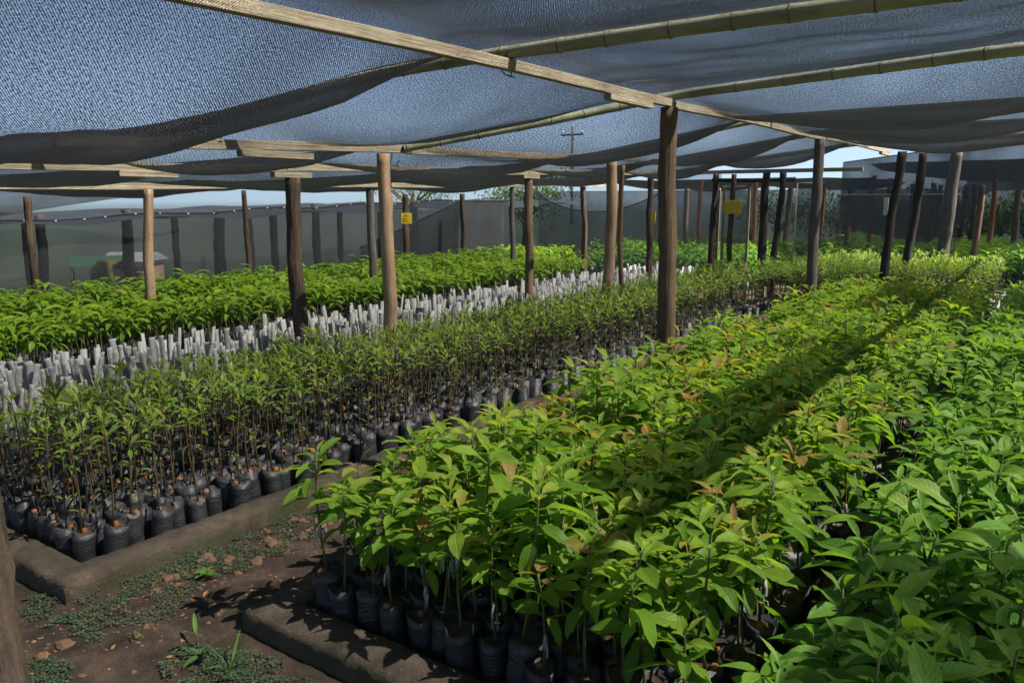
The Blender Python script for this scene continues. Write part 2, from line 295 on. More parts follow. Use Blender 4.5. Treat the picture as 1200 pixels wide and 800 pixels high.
def tube(pts, rads, n=6, mat=0, cap=True, var=0.0, jit=0.0, rr=None, flat_y=1.0):
    pts = [Vector(p) for p in pts]; V = []; F = []; UV = []
    for i, p in enumerate(pts):
        d = (pts[min(i + 1, len(pts) - 1)] - pts[max(i - 1, 0)]).normalized()
        a = d.cross(Vector((0, 1, 0)) if abs(d.y) < 0.9 else Vector((1, 0, 0))).normalized(); b = d.cross(a).normalized()
        for k in range(n):
            t = 2 * math.pi * k / n; r = rads[i] * (1 + (rr.uniform(-jit, jit) if jit else 0))
            V.append(p + a * math.cos(t) * r + b * math.sin(t) * r * flat_y); UV.append((k / n, i / max(1, len(pts) - 1)))
    for i in range(len(pts) - 1):
        for k in range(n):
            F.append((i * n + k, i * n + (k + 1) % n, (i + 1) * n + (k + 1) % n, (i + 1) * n + k))
    if cap:
        F.append(tuple(range(n))[::-1]); F.append(tuple((len(pts) - 1) * n + k for k in range(n)))
    return T(V, F, UV, var, mat)
def grid_sheet(fn, nu, nv, mat=0):
    """fn(u, v) -> (point, (uv in metres))"""
    V = []; UV = []; F = []
    for j in range(nv + 1):
        for i in range(nu + 1):
            p, q = fn(i / nu, j / nv); V.append(p); UV.append(q)
    for j in range(nv):
        for i in range(nu):
            a = j * (nu + 1) + i; F.append((a, a + 1, a + nu + 2, a + nu + 1))
    return T(V, F, UV, 0.0, mat)
def bevelled(t, mats, name, w=0.004, seg=2):
    me = mesh_of(name, t, mats, False)
    import bmesh
    bm = bmesh.new(); bm.from_mesh(me); bmesh.ops.recalc_face_normals(bm, faces=bm.faces)
    bmesh.ops.bevel(bm, geom=list(bm.edges), offset=w, segments=seg, affect='EDGES', profile=0.6); bm.to_mesh(me); bm.free()
    return me
def TRS(loc, rz=0.0, rx=0.0, ry=0.0, s=1.0):
    return Matrix.Translation(loc) @ Euler((rx, ry, rz), 'XYZ').to_matrix().to_4x4() @ Matrix.Diagonal((s, s, s, 1))

# ------------------------------------------------------------------ setting: ground, fields, mountains
def ground_fn(u, v):
    x = -70 + 120 * u; y = -30 + 120 * v
    return (x, y, 0.0), (x, y)
NUR = (-9.6, 3.5, -3.0, 15.5)
obj('ground', mesh_of('ground', grid_sheet(lambda u, v: ((-9.9 + 15.4 * u, -4 + 22 * v, 0.0), (u, v)), 8, 8), M['ground']))['kind'] = 'structure'
FX = [-6000, -70, -45, -30, -22, -16, -13, -10.0, 30, 6000]; FZ = [-2.6, -2.6, -2.45, -2.0, -1.4, -0.7, -0.3, -0.012, -0.012, -0.012]
def field_h(x): return float(np.interp(x, FX, FZ))
far = grid_sheet(lambda u, v: ((FX[round(u * 9)], -3000 + 9000 * v, FZ[round(u * 9)]), (u, v)), 9, 6)
obj('field', mesh_of('field', far, M['grass']))['kind'] = 'structure'
def ridge(u, v):
    a = R(-20 + 150 * u); d = 1500 + 700 * v
    h = (18 + 26 * mnoise.fractal(Vector((u * 9, 0.3, 4.0)), 1.0, 2.0, 5) + 14 * math.sin(u * 7.0)) * (0.0 if v == 0 else (1 if v < 0.7 else 1.35)) * math.sin(min(1, v * 1.5) * math.pi / 2)
    return (-math.sin(a) * d, math.cos(a) * d, max(-1, h + (4 if v > 0 else -1))), (u, v)
obj('mountains', mesh_of('mountains', grid_sheet(ridge, 120, 4), M['mountain']))['kind'] = 'structure'

# trodden path between the beds, with fine relief, 4 mm and more above the ground sheet
def path_fn(u, v):
    x = -3.8 + 2.6 * u; y = -0.6 + 9.4 * v * (0.35 + 0.65 * v)
    z = 0.012 + 0.014 * mnoise.fractal(Vector((x * 5, y * 5, 1.7)), 1.0, 2.0, 5) + 0.004 * mnoise.noise(Vector((x * 40, y * 40, 3)))
    return (x, y, max(0.004, z)), (x, y)
def path_h(x, y): return max(0.004, 0.012 + 0.014 * mnoise.fractal(Vector((x * 5, y * 5, 1.7)), 1.0, 2.0, 5))
obj('path', mesh_of('path', grid_sheet(path_fn, 130, 240), M['path']))['kind'] = 'structure'

# ------------------------------------------------------------------ concrete kerbs round the beds
def curb(segments, label, seed):
    """one cast kerb following a closed or open run of corner points; (outer, inner) pairs"""
    rr = random.Random(seed); V = []; F = []
    n = 0; rows = []
    for i in range(len(segments) - 1):
        (o0, i0), (o1, i1) = segments[i], segments[i + 1]
        L = (Vector(o1) - Vector(o0)).length; k = max(1, int(L / 0.03))
        for q in range(k + (1 if i == len(segments) - 2 else 0)):
            t = q / k; rows.append((Vector(o0).lerp(Vector(o1), t), Vector(i0).lerp(Vector(i1), t)))
    H = 0.105
    for (o, i_) in rows:
        dz = 0.012 * mnoise.noise(Vector((o.x * 3, o.y * 3, seed))) + 0.007 * mnoise.noise(Vector((o.x * 19, o.y * 19, seed))) + 0.004 * mnoise.noise(Vector((o.x * 47, o.y * 47, seed))); w = (o - i_).normalized() * 0.012
        j = (o - i_).normalized() * (0.014 * mnoise.noise(Vector((o.x * 5, o.y * 5, seed + 3))) + 0.010 * mnoise.noise(Vector((o.x * 23, o.y * 23, seed + 3))))
        o2 = o + j
        prof = [(o2 + w * 0.4, -0.02), (o2, H * 0.5), (o2 - w * 0.2, H - 0.018 + dz), (o2 - w * (1.7 + 1.6 * mnoise.noise(Vector((o.x * 11, o.y * 11, 4))) + mnoise.noise(Vector((o.x * 37, o.y * 37, 6)))), H + dz), (o.lerp(i_, 0.5), H + 0.002 + dz), (i_ + w * 1.0, H + dz), (i_, H - 0.015 + dz), (i_, -0.02)]
        for p, z in prof: V.append((p.x, p.y, z))
    m = 8
    for r in range(len(rows) - 1):
        for k in range(m - 1): F.append((r * m + k, r * m + k + 1, (r + 1) * m + k + 1, (r + 1) * m + k))
    F.append(tuple(range(m))); F.append(tuple((len(rows) - 1) * m + k for k in range(m))[::-1])
    o = obj('concrete_curb', mesh_of('concrete_curb', T(V, F), M['concrete'])); tag(o, label, 'curb'); return o
curb([((-6.45, 1.53), (-6.45, 1.69)), ((-3.34, 1.53), (-3.50, 1.69)), ((-3.34, 13.0), (-3.50, 13.0))], 'mossy concrete kerb round the bed of slender seedlings', 1)
curb([((-2.56, 11.9), (-2.40, 11.9)), ((-2.56, 1.82), (-2.40, 2.00)), ((-0.55, 1.82), (-0.69, 2.00)), ((-0.55, 11.9), (-0.69, 11.9))], 'worn concrete kerb round the bed of bronze tipped avocado seedlings', 2)

# ------------------------------------------------------------------ leaves
def leaf_t(L, W, nl, nw, droop, fold, wave, pet, seed, tip=0.8, mat=0):
    """leaf blade with petiole along +x, curling down along its length, folded about the midrib"""
    rr = random.Random(seed); V = []; UV = []; F = []
    ang = 0.0; x = pet; z = 0.0; ph = rr.uniform(0, 6)
    us = [i / nl for i in range(nl + 1)]
    for i, u in enumerate(us):
        if i:
            ang = -droop * u; du = L * (u - us[i - 1]); x += du * math.cos(ang); z += du * math.sin(ang)
        w = W * 0.5 * max(0.0, math.sin(math.pi * min(1, u ** tip))) ** 0.8 if 0 < i < nl else W * (0.05 if i == 0 else 0.012)
        for k in range(nw + 1):
            s = -1 + 2 * k / nw
            y = s * w; zz = z + abs(y) * fold + wave * W * 0.25 * math.sin(u * 9 + ph + s) * abs(s)
            V.append((x - abs(y) * fold * math.sin(ang) * 0.5, y, zz)); UV.append((u, 0.5 + 0.5 * s))
    for i in range(nl):
        for k in range(nw):
            a = i * (nw + 1) + k; F.append((a, a + nw + 1, a + nw + 2, a + 1))
    b = len(V); r = W * 0.035 + 0.0006
    V += [(0, -r, 0), (0, r, 0), (0, 0, -r), (pet + 0.002, -r, 0), (pet + 0.002, r, 0), (pet + 0.002, 0, -r)]; UV += [(0, 0.5)] * 6
    F += [(b, b + 1, b + 4, b + 3), (b + 1, b + 2, b + 5, b + 4), (b + 2, b, b + 3, b + 5)]
    return T(V, F, UV, 0.0, mat)

def leaf_set(n, Lr, WL, hi, lo, droop, fold, seed, tip=0.8):
    rr = random.Random(seed); A = []; B = []
    for k in range(n):
        L = rr.uniform(*Lr); W = L * rr.uniform(*WL); d = rr.uniform(*droop); f = rr.uniform(*fold); w = rr.uniform(0.1, 0.5); p = L * rr.uniform(0.12, 0.22)
        A.append(leaf_t(L, W, hi[0], hi[1], d, f, w, p, seed + k, tip)); B.append(leaf_t(L, W, lo[0], lo[1], d, f, w, p, seed + k, tip))
    return A, B
LEAF = {
 'avo': leaf_set(12, (0.11, 0.18), (0.33, 0.46), (6, 4), (4, 2), (0.25, 0.95), (0.12, 0.4), 100, 0.85),
 'avo_s': leaf_set(4, (0.055, 0.085), (0.26, 0.34), (5, 2), (3, 2), (0.2, 0.7), (0.3, 0.6), 140, 0.85),
 'big': leaf_set(10, (0.14, 0.215), (0.36, 0.44), (7, 4), (4, 2), (0.4, 1.2), (0.12, 0.45), 200, 0.85),
 'thin': leaf_set(8, (0.07, 0.115), (0.24, 0.32), (4, 2), (2, 2), (0.2, 0.9), (0.15, 0.5), 300, 0.9),
 'fresh': leaf_set(6, (0.10, 0.15), (0.28, 0.36), (4, 2), (2, 2), (0.4, 1.2), (0.1, 0.4), 400, 0.85),
}

def avocado(seed, kind):
    """placements of one seedling: stem points and (matrix, leaf set, index, var)"""
    rr = random.Random(seed); out = []
    if kind == 'avo': h = rr.uniform(0.52, 0.72); nlv = rr.randint(13, 18); span = 0.20
    elif kind == 'big': h = rr.uniform(0.52, 0.68); nlv = rr.randint(13, 17); span = 0.26
    elif kind == 'thin': h = rr.uniform(0.62, 0.80); nlv = rr.randint(10, 15); span = 0.12
    else: h = rr.uniform(0.60, 0.72); nlv = rr.randint(10, 13); span = 0.10
    bend = (rr.uniform(-0.05, 0.05), rr.uniform(-0.05, 0.05)); b2 = (rr.uniform(-.02, .02), rr.uniform(-.02, .02))
    def stem(t): return Vector((bend[0] * t * t + b2[0] * math.sin(t * 3.1), bend[1] * t * t + b2[1] * math.sin(t * 3.1), 0.18 + (h - 0.18) * t))
    pts = [stem(t) for t in (0, 0.3, 0.6, 0.85, 1.0)]
    az = rr.uniform(0, 6.28); bronzy = rr.random() if kind == 'avo' else 0.0
    for k in range(nlv):
        f = k / (nlv - 1); z = h - span * (1 - f) ** 1.2
        t = min(1, (z - 0.18) / (h - 0.18)); p = stem(t); az += 2.4 + rr.uniform(-0.35, 0.35)
        if kind in ('avo', 'big'):
            up = R(2 + 45 * f ** 2.0) + rr.uniform(-0.35, 0.30)
            if f < 0.25 and rr.random() < 0.35: up -= rr.uniform(0.3, 0.8)
            small = f > 0.86
            ls = 'avo_s' if small else kind
            s = (1.0 - 0.25 * f) * rr.uniform(0.75, 1.12) * (1.3 if small else 1)
            if kind == 'avo': var = 0.22 + 0.42 * f ** 1.3 + rr.uniform(-0.18, 0.18) + (0.24 * f if bronzy > 0.65 else 0) + (0.35 if bronzy > 0.88 and f > 0.7 else 0)
            else: var = 0.25 + 0.45 * f + rr.uniform(-0.22, 0.22)
        elif kind == 'thin':
            up = R(18 + 50 * f) + rr.uniform(-0.4, 0.35); ls = 'thin'; s = rr.uniform(0.7, 1.1) * (1.05 - 0.35 * f); var = 0.25 + 0.4 * f + rr.uniform(-0.2, 0.25)
            if rr.random() < 0.16: p = stem(rr.uniform(0.15, 0.7)); s *= 0.7
        else:
            up = R(-4 + 40 * f) + rr.uniform(-0.3, 0.3); ls = 'fresh'; s = rr.uniform(0.75, 1.1); var = 0.3 + 0.35 * f + rr.uniform(-0.2, 0.2) + (0.4 if rr.random() < 0.05 else 0)
        m = Matrix.Translation(p) @ Matrix.Rotation(az, 4, 'Z') @ Matrix.Rotation(-up, 4, 'Y') @ Matrix.Rotation(rr.uniform(-0.45, 0.45), 4, 'X') @ Matrix.Diagonal((s, s, s, 1))
        n = len(LEAF[ls][0]); out.append((m, ls, rr.randrange(n), min(0.99, max(0.01, var))))
    return pts, out, h

def bag_t(seed, n=12, rows=5, r=0.054, h=0.215, mats=(0, 1)):
    rr = random.Random(seed); V = []; F = []; UV = []
    ph = [rr.uniform(0, 6) for _ in range(4)]; tilt = (rr.uniform(-.02, .02), rr.uniform(-.02, .02))
    zs = [0, 0.03] + [h * (i + 1) / rows for i in range(rows)] + [h - 0.02]
    for i, z in enumerate(zs):
        for k in range(n):
            t = 2 * math.pi * k / n; q = z / h
            rad = r * (0.90 if i == 0 else 1.0) * (1 + 0.05 * math.sin(2 * t + ph[0]) + 0.05 * math.sin(3 * t + ph[1] + 5 * q) + 0.03 * math.sin(5 * t + ph[2] - 9 * q))
            zz = z
            if i == len(zs) - 2: rad *= 1.03 + 0.06 * math.sin(4 * t + ph[3]); zz = z + 0.012 * math.sin(2 * t + ph[3]) + 0.008 * math.sin(5 * t + ph[1])
            if i == len(zs) - 1: rad *= 0.9
            V.append((rad * math.cos(t) + tilt[0] * q, rad * math.sin(t) + tilt[1] * q, zz)); UV.append((k / n, q))
    for i in range(len(zs) - 1):
        for k in range(n): F.append((i * n + k, i * n + (k + 1) % n, (i + 1) * n + (k + 1) % n, (i + 1) * n + k))
    ms = [mats[0]] * len(F)
    F.append(tuple((len(zs) - 1) * n + k for k in range(n))); ms.append(mats[1])
    return T(V, F, UV, 0.0, ms)
def bag_low(seed, mats=(0, 1)):
    rr = random.Random(seed); n = 7; V = []; F = []
    for z, r in ((0.0, 0.05), (0.215, 0.056), (0.195, 0.048)):
        for k in range(n):
            t = 2 * math.pi * k / n + seed; V.append((r * math.cos(t) * rr.uniform(.92, 1.08), r * math.sin(t) * rr.uniform(.92, 1.08), z + (rr.uniform(-.012, .014) if z > 0.2 else 0)))
    for i in range(2):
        for k in range(n): F.append((i * n + k, i * n + (k + 1) % n, (i + 1) * n + (k + 1) % n, (i + 1) * n + k))
    ms = [mats[0]] * len(F); F.append(tuple(2 * n + k for k in range(n))); ms.append(mats[1])
    return T(V, F, mat=ms)
def seed_husk(seed, mat=0):
    rr = random.Random(seed); V = []; F = []; n = 7
    for i, (z, r) in enumerate(((0.0, 0.018), (0.012, 0.017), (0.021, 0.009))):
        for k in range(n):
            t = 6.283 * k / n; V.append((r * math.cos(t) * rr.uniform(.85, 1.2), r * math.sin(t) * rr.uniform(.85, 1.2), z))
    for i in range(2):
        for k in range(n): F.append((i * n + k, i * n + (k + 1) % n, (i + 1) * n + (k + 1) % n, (i + 1) * n + k))
    F.append(tuple(2 * n + k for k in range(n)))
    a = rr.uniform(0, 6.28)
    return T(V, F, mat=mat).xf(TRS((0.024 * math.cos(a), 0.024 * math.sin(a), 0.193), rr.uniform(0, 6), rr.uniform(-.4, .4), 0, rr.uniform(0.8, 1.2)))
def tape_t(seed, p, mat=0):
    rr = random.Random(seed); ts = [tube([p + Vector((0, 0, -0.03)), p, p + Vector((0.001, 0, 0.03))], [0.006, 0.0075, 0.006], 6, mat)]
    for k in range(2):
        a = rr.uniform(0, 6.28); d = Vector((math.cos(a), math.sin(a), 0)); w = Vector((-d.y, d.x, 0)) * 0.004
        q = [p + d * 0.006, p + d * 0.022 + Vector((0, 0, 0.004)), p + d * 0.03 + Vector((0, 0, -0.03)), p + d * rr.uniform(.02, .034) + Vector((0, 0, -rr.uniform(.05, .08)))]
        V = [];
        for x in q: V += [x - w, x + w]
        ts.append(T(V, [(0, 2, 3, 1), (2, 4, 5, 3), (4, 6, 7, 5)], mat=mat))
    return join(ts)

LEAFMAT = {'avo': 'leaf', 'avo_s': 'leaf', 'big': 'leaf_big', 'thin': 'leaf_thin', 'fresh': 'leaf_far'}
SLOTS = ['leaf', 'stem', 'bag', 'soil', 'seed', 'tape']
class Kind:
    def __init__(s, kind, nv, seed, mat, stem_mat, tape=0.0, husk=0.5, stem_r=0.0045):
        s.kind = kind; s.mat = mat; s.vars = []; s.leaf_me = {}
        slots = [M[mat], M[stem_mat], M['bag'], M['soil'], M['seed'], M['tape']]
        s.slots = slots
        for k in range(nv):
            pts, lv, h = avocado(seed + k, kind); rr = random.Random(seed * 7 + k)
            st = tube(pts, [stem_r * 1.25, stem_r * 1.1, stem_r, stem_r * 0.85, stem_r * 0.5], 6, 0)
            fo_hi = join([LEAF[ls][0][i].xf(m, var) for m, ls, i, var in lv]); fo_lo = join([LEAF[ls][1][i].xf(m, var) for m, ls, i, var in lv])
            bg_ = bag_t(seed + k); hk = seed_husk(seed + k) if rr.random() < husk else None
            tp = tape_t(seed + k, pts[1].lerp(pts[2], rr.uniform(0, 1))) if rr.random() < tape else None
            low = [fo_lo.xf(Matrix(), None, 0), tube(pts[::2], [stem_r * 1.2, stem_r, stem_r * .6], 4, 1, cap=False), bag_low(seed + k, (2, 3))]
            if hk is not None: low.append(hk.xf(Matrix(), None, 4))
            if tp is not None: low.append(tp.xf(Matrix(), None, 5))
            s.vars.append(dict(pts=pts, lv=lv, low=join(low),
                stem=mesh_of(kind + '_stem', st, M[stem_mat]), foliage=mesh_of(kind + '_foliage', fo_hi, M[mat]),
                bag=mesh_of(kind + '_bag', bg_, [M['bag'], M['soil']]),
                husk=None if hk is None else mesh_of(kind + '_husk', hk, M['seed']), tape=None if tp is None else mesh_of(kind + '_tape', tp, M['tape'])))
    def leaf_mesh(s, ls, i, var):
        q = round(var * 8) / 8; key = (ls, i, q)
        if key not in s.leaf_me: s.leaf_me[key] = mesh_of(s.kind + '_leaf', LEAF[ls][0][i].xf(Matrix(), q), M[s.mat])
        return s.leaf_me[key]
    def place(s, name, loc, rz, sc, k, lean, leaves, label, cat, group):
        v = s.vars[k]; e = empty(name, loc, rz); e.rotation_euler = (lean[0], lean[1], rz); e.scale = (sc, sc, sc); tag(e, label, cat, group)
        obj('grow_bag', v['bag'], e); obj('stem', v['stem'], e)
        if v['husk']: obj('seed_husk', v['husk'], e)
        if v['tape']: obj('graft_tape', v['tape'], e)
        if leaves:
            for m, ls, i, var in v['lv']:
                o = obj('leaf', s.leaf_mesh(ls, i, var), e); o.matrix_local = m
        else: obj('foliage', v['foliage'], e)
        return e

CAMV = Vector((0, 0, EYE)); FW = Vector((-math.sin(YAW) * math.cos(PITCH), math.cos(YAW) * math.cos(PITCH), -math.sin(PITCH))); RT = Vector((math.cos(YAW), math.sin(YAW), 0)); UPV = RT.cross(FW)
def in_view(p, margin=0.12):
    q = Vector(p) - CAMV; d = q.dot(FW)
    if d < 0.3: return False
    return abs(q.dot(RT) / d) < 0.638 + margin and abs(q.dot(UPV) / d) < 0.4255 + margin

def bed(K, x0, x1, y0, y1, pitch, n_things, n_leafy, name, label, cat, group, stuff_name, stuff_label, seed, zoff=0.003, jit=0.02, sc=(0.9, 1.1), mask=None, hscale=None, prefer=None):
    rr = random.Random(seed); spots = []
    nx = int((x1 - x0) / pitch) + 1; ny = int((y1 - y0) / pitch) + 1
    for j in range(ny):
        for i in range(nx):
            x = x0 + i * pitch + (0.5 * pitch if j % 2 else 0) + rr.uniform(-jit, jit); y = y0 + j * pitch * 0.97 + rr.uniform(-jit, jit)
            if x > x1 + 0.03: continue
            if mask and not mask(x, y): continue
            if not in_view((x, y, 0.45), 0.2): continue
            s = rr.uniform(*sc)
            if hscale: s *= hscale(x, y)
            spots.append((x, y, rr.uniform(0, 6.283), s, rr.randrange(len(K.vars)), (rr.gauss(0, 0.035), rr.gauss(0, 0.035))))
    spots.sort(key=lambda q: (prefer(q[0], q[1]) if prefer else 0) + math.hypot(q[0], q[1]))
    for c, (x, y, rz, s, k, ln) in enumerate(spots[:n_things]):
        K.place(name, (x, y, 0.003), rz, s, k, ln, c < n_leafy, label(x, y, s, K.vars[k]) if callable(label) else label, cat, group)
    rest = spots[n_things:]
    if rest and stuff_name:
        ts = [K.vars[k]['low'].xf(Matrix.Translation((x, y, zoff)) @ Euler((ln[0], ln[1], rz)).to_matrix().to_4x4() @ Matrix.Diagonal((s, s, s, 1))) for (x, y, rz, s, k, ln) in rest]
        o = obj(stuff_name, mesh_of(stuff_name, join(ts), K.slots)); tag(o, stuff_label, cat, None, 'stuff')
    return len(spots)

K_avo = Kind('avo', 16, 1000, 'leaf', 'stem', 0.35, 0.4)
K_big = Kind('big', 7, 2000, 'leaf_big', 'stem', 0.2, 0.3, 0.0048)
K_thin = Kind('thin', 9, 3000, 'leaf_thin', 'stem_brown', 0.08, 0.4, 0.0038)
K_fresh = Kind('fresh', 6, 4000, 'leaf_far', 'stem', 0.4, 0.2)

def lab_avo(x, y, s, v):
    look = 'bronze tipped' if sum(1 for q in v['lv'] if q[3] > .78) >= 3 else 'plain light green'
    tape = ' with graft tape' if v['tape'] else ''
    where = ('in the corner of the worn kerb' if x < -2.2 and y < 2.2 else 'in the row at the short kerb' if y < 2.14 else 'in the row beside the bare path' if x < -2.26 else
             'in the row along the narrow dark gap' if x > -.9 else 'inside the avocado bed')
    return '%s avocado seedling%s %s' % (look, tape, where)
def lab_big(x, y, s, v):
    size = 'tall' if s > 1.1 else 'low' if s < 1.02 else 'medium'
    return '%s glossy broad leaved seedling %s' % (size, 'in the row along the narrow dark gap' if x < -.33 else 'inside the broad leaved bed')
def lab_thin(x, y, s, v):
    size = 'tall' if s > .98 else 'short' if s < .85 else 'medium'
    where = 'in the corner of the mossy kerb' if x > -3.75 and y < 1.95 else 'in the row along the long mossy kerb' if x > -3.66 else 'in the end row at the short mossy kerb' if y < 1.86 else 'next to the white sleeves' if x < -5.05 else 'inside the slender seedling bed'
    return '%s slender tufted seedling, bagged, %s' % (size, where)
def lab_fresh(x, y, s, v):
    return 'bright green seedling %s' % ('in the row facing the white sleeves' if x > -6.9 else 'inside the bed behind the white sleeves') + (', with graft tape' if v['tape'] else '')
CNT = {}
CNT['avo'] = bed(K_avo, -2.33, -0.76, 2.08, 11.6, 0.118, 300, 110, 'avocado_seedling', lab_avo, 'seedling', 'bronze tipped avocado seedlings in the kerbed bed',
    'seedling_rows', 'rows of light green avocado seedlings filling the far part of the kerbed bed', 5, sc=(0.84, 1.14))
CNT['big'] = bed(K_big, -0.46, 0.75, 1.35, 12.0, 0.135, 150, 70, 'broad_leaved_seedling', lab_big, 'seedling', 'glossy broad leaved seedlings',
    'broad_seedling_rows', 'far rows of glossy broad leaved seedlings', 6, sc=(0.95, 1.2))
CNT['thin'] = bed(K_thin, -5.28, -3.56, 1.77, 12.6, 0.118, 300, 45, 'slender_seedling', lab_thin, 'seedling', 'slender tufted seedlings in black bags',
    'slender_seedling_rows', 'far rows of slender tufted seedlings in black bags', 7, sc=(0.82, 1.08), hscale=lambda x, y: 1.0 - 0.34 * max(0, min(1, (-4.2 - x) / 1.0)))
bed(K_thin, -3.75, -2.6, 11.7, 15.4, 0.12, 0, 0, '', '', 'seedling', '', 'path_end_seedling_rows', 'rows of slender seedlings standing at the far end of the path', 12)
CNT['fresh'] = bed(K_fresh, -7.35, -6.78, 2.0, 12.6, 0.118, 300, 0, 'fresh_green_seedling', lab_fresh, 'seedling', 'bright green seedlings behind the sleeves',
    'fresh_seedling_rows', 'far rows of bright green seedlings behind the white sleeves', 8, prefer=lambda x, y: -(x + 6.78) * 6)
bed(K_fresh, -8.75, -7.82, 2.6, 14.0, 0.125, 0, 0, '', '', 'seedling', '', 'fresh_seedling_bed', 'bed of bright green seedlings beside the net wall', 9, sc=(0.95, 1.2))
bed(K_thin, -3.1, -0.8, 12.4, 15.4, 0.125, 0, 0, '', '', 'seedling', '', 'pale_seedling_bed', 'block of pale leafy seedlings beyond the avocado bed', 10, sc=(0.95, 1.15))
print('counts', CNT)

# ------------------------------------------------------------------ plants in white plastic sleeves
def sleeve_t(seed, low=False):
    rr = random.Random(seed); n = 6 if low else 8; V = []; F = []; UV = []
    h = rr.uniform(0.24, 0.34); zs = (0.0, 1.0) if low else (0.0, 0.3, 0.62, 0.94, 1.0)
    for i, q in enumerate(zs):
        wx = 0.026 * (1 - 0.22 * q + (0.2 if q == 1.0 else 0)) * rr.uniform(0.85, 1.1); wy = 0.011 * rr.uniform(0.7, 1.3); cx = rr.uniform(-.004, .004)
        for k in range(n):
            t = 6.283 * k / n; V.append((cx + wx * math.cos(t), wy * math.sin(t), 0.235 + h * q)); UV.append((k / n, q))
    for i in range(len(zs) - 1):
        for k in range(n): F.append((i * n + k, i * n + (k + 1) % n, (i + 1) * n + (k + 1) % n, (i + 1) * n + k))
    F.append(tuple((len(zs) - 1) * n + k for k in range(n)))
    return T(V, F, UV)
SL = [dict(sl=mesh_of('plastic_sleeve', sleeve_t(50 + k), M['sleeve']), bag=mesh_of('grow_bag', bag_t(70 + k), [M['bag'], M['soil']]),
           stem=mesh_of('sleeve_stem', tube([(0, 0, .18), (0.002, 0, .45)], [.005, .004], 5), M['stem_brown']),
           low=join([sleeve_t(50 + k, True), bag_low(70 + k, (1, 2)), tube([(0, 0, .18), (0.002, 0, .45)], [.005, .004], 4, 3, cap=False)])) for k in range(6)]
rr = random.Random(77); sp = []
for j in range(int(12.2 / 0.112)):
    for i in range(11):
        x = -6.42 + i * 0.098 + (0.049 if j % 2 else 0) + rr.uniform(-.02, .02); y = 1.9 + j * 0.11 + rr.uniform(-.02, .02)
        if in_view((x, y, .4), 0.12): sp.append((x, y, rr.uniform(0, 6.28), rr.uniform(.88, 1.1), rr.randrange(6), (rr.gauss(0, .10), rr.gauss(0, .10))))
sp.sort(key=lambda q: math.hypot(q[0], q[1]) - (q[0] + 6.4) * 2)
for (x, y, rz, s, k, ln) in sp[:300]:
    e = empty('sleeved_seedling', (x, y, 0.003), rz); e.rotation_euler = (ln[0], ln[1], rz); e.scale = (s, s, s)
    tag(e, '%s seedling in a white plastic sleeve, %s' % ('leaning' if math.hypot(*ln) > .15 else 'upright', 'in the row next to the slender seedlings' if x > -5.56 else 'in the row facing the bright green bed' if x < -6.25 else 'inside the sleeved bed'), 'seedling', 'seedlings in white plastic sleeves')
    obj('plastic_sleeve', SL[k]['sl'], e); obj('grow_bag', SL[k]['bag'], e); obj('stem', SL[k]['stem'], e)
o = obj('sleeved_seedling_rows', mesh_of('sleeved_seedling_rows', join([SL[k]['low'].xf(Matrix.Translation((x, y, .003)) @ Euler((ln[0], ln[1], rz)).to_matrix().to_4x4() @ Matrix.Diagonal((s, s, s, 1))) for (x, y, rz, s, k, ln) in sp[300:]]), [M['sleeve'], M['bag'], M['soil'], M['stem_brown']]))
tag(o, 'far rows of seedlings wrapped in white plastic sleeves', 'seedling', None, 'stuff')

# ------------------------------------------------------------------ posts
def post(x, y, ztop, dia, mat, label, lean=(0, 0), seed=0, group=None, z0=-0.05, name='wooden_post', knots=2):
    rr = random.Random(seed * 13 + 5); n = 14; rows = 30; V = []; F = []; UV = []
    H = ztop - z0; ph = [rr.uniform(0, 6) for _ in range(5)]
    kn = [(rr.uniform(0.25, 0.9), rr.uniform(0, 6.28), rr.uniform(.10, .22)) for _ in range(knots)]
    rough = 0.2 if 'bark' in mat or mat == 'black' else 0.10
    for i in range(rows + 1):
        q = i / rows
        cx = 0.018 * math.sin(q * 3 + ph[0]) + 0.009 * math.sin(q * 8 + ph[1]) + 0.004 * math.sin(q * 19 + ph[4]); cy = 0.018 * math.sin(q * 3.3 + ph[2]) + 0.006 * math.sin(q * 11 + ph[1])
        for k in range(n):
            t = 2 * math.pi * k / n; r = dia / 2 * (1.06 - 0.12 * q) * (1 + 0.07 * math.sin(2 * t + ph[3]) + rough * mnoise.noise(Vector((math.cos(t) * 1.6, math.sin(t) * 1.6, q * H * 4 + seed))) + 0.6 * rough * mnoise.noise(Vector((math.cos(t) * 4, math.sin(t) * 4, q * H * 9 + seed))))
            for kq, ka, ks in kn:
                d2 = ((q - kq) * H / 0.05) ** 2 + (math.sin((t - ka) / 2) * 2 / 0.7) ** 2; r += dia * ks * math.exp(-d2)
            V.append((cx + r * math.cos(t) + lean[0] * (q - 0.5) * H, cy + r * math.sin(t) + lean[1] * (q - 0.5) * H, z0 + H * q)); UV.append((k / n, q))
    for i in range(rows):
        for k in range(n): F.append((i * n + k, i * n + (k + 1) % n, (i + 1) * n + (k + 1) % n, (i + 1) * n + k))
    F.append(tuple(rows * n + k for k in range(n)))
    o = obj(name, mesh_of(name, T(V, F, UV), WOOD[mat]), None, (x, y, 0)); tag(o, label, 'post', group); return o
P = 'posts of the shade house'
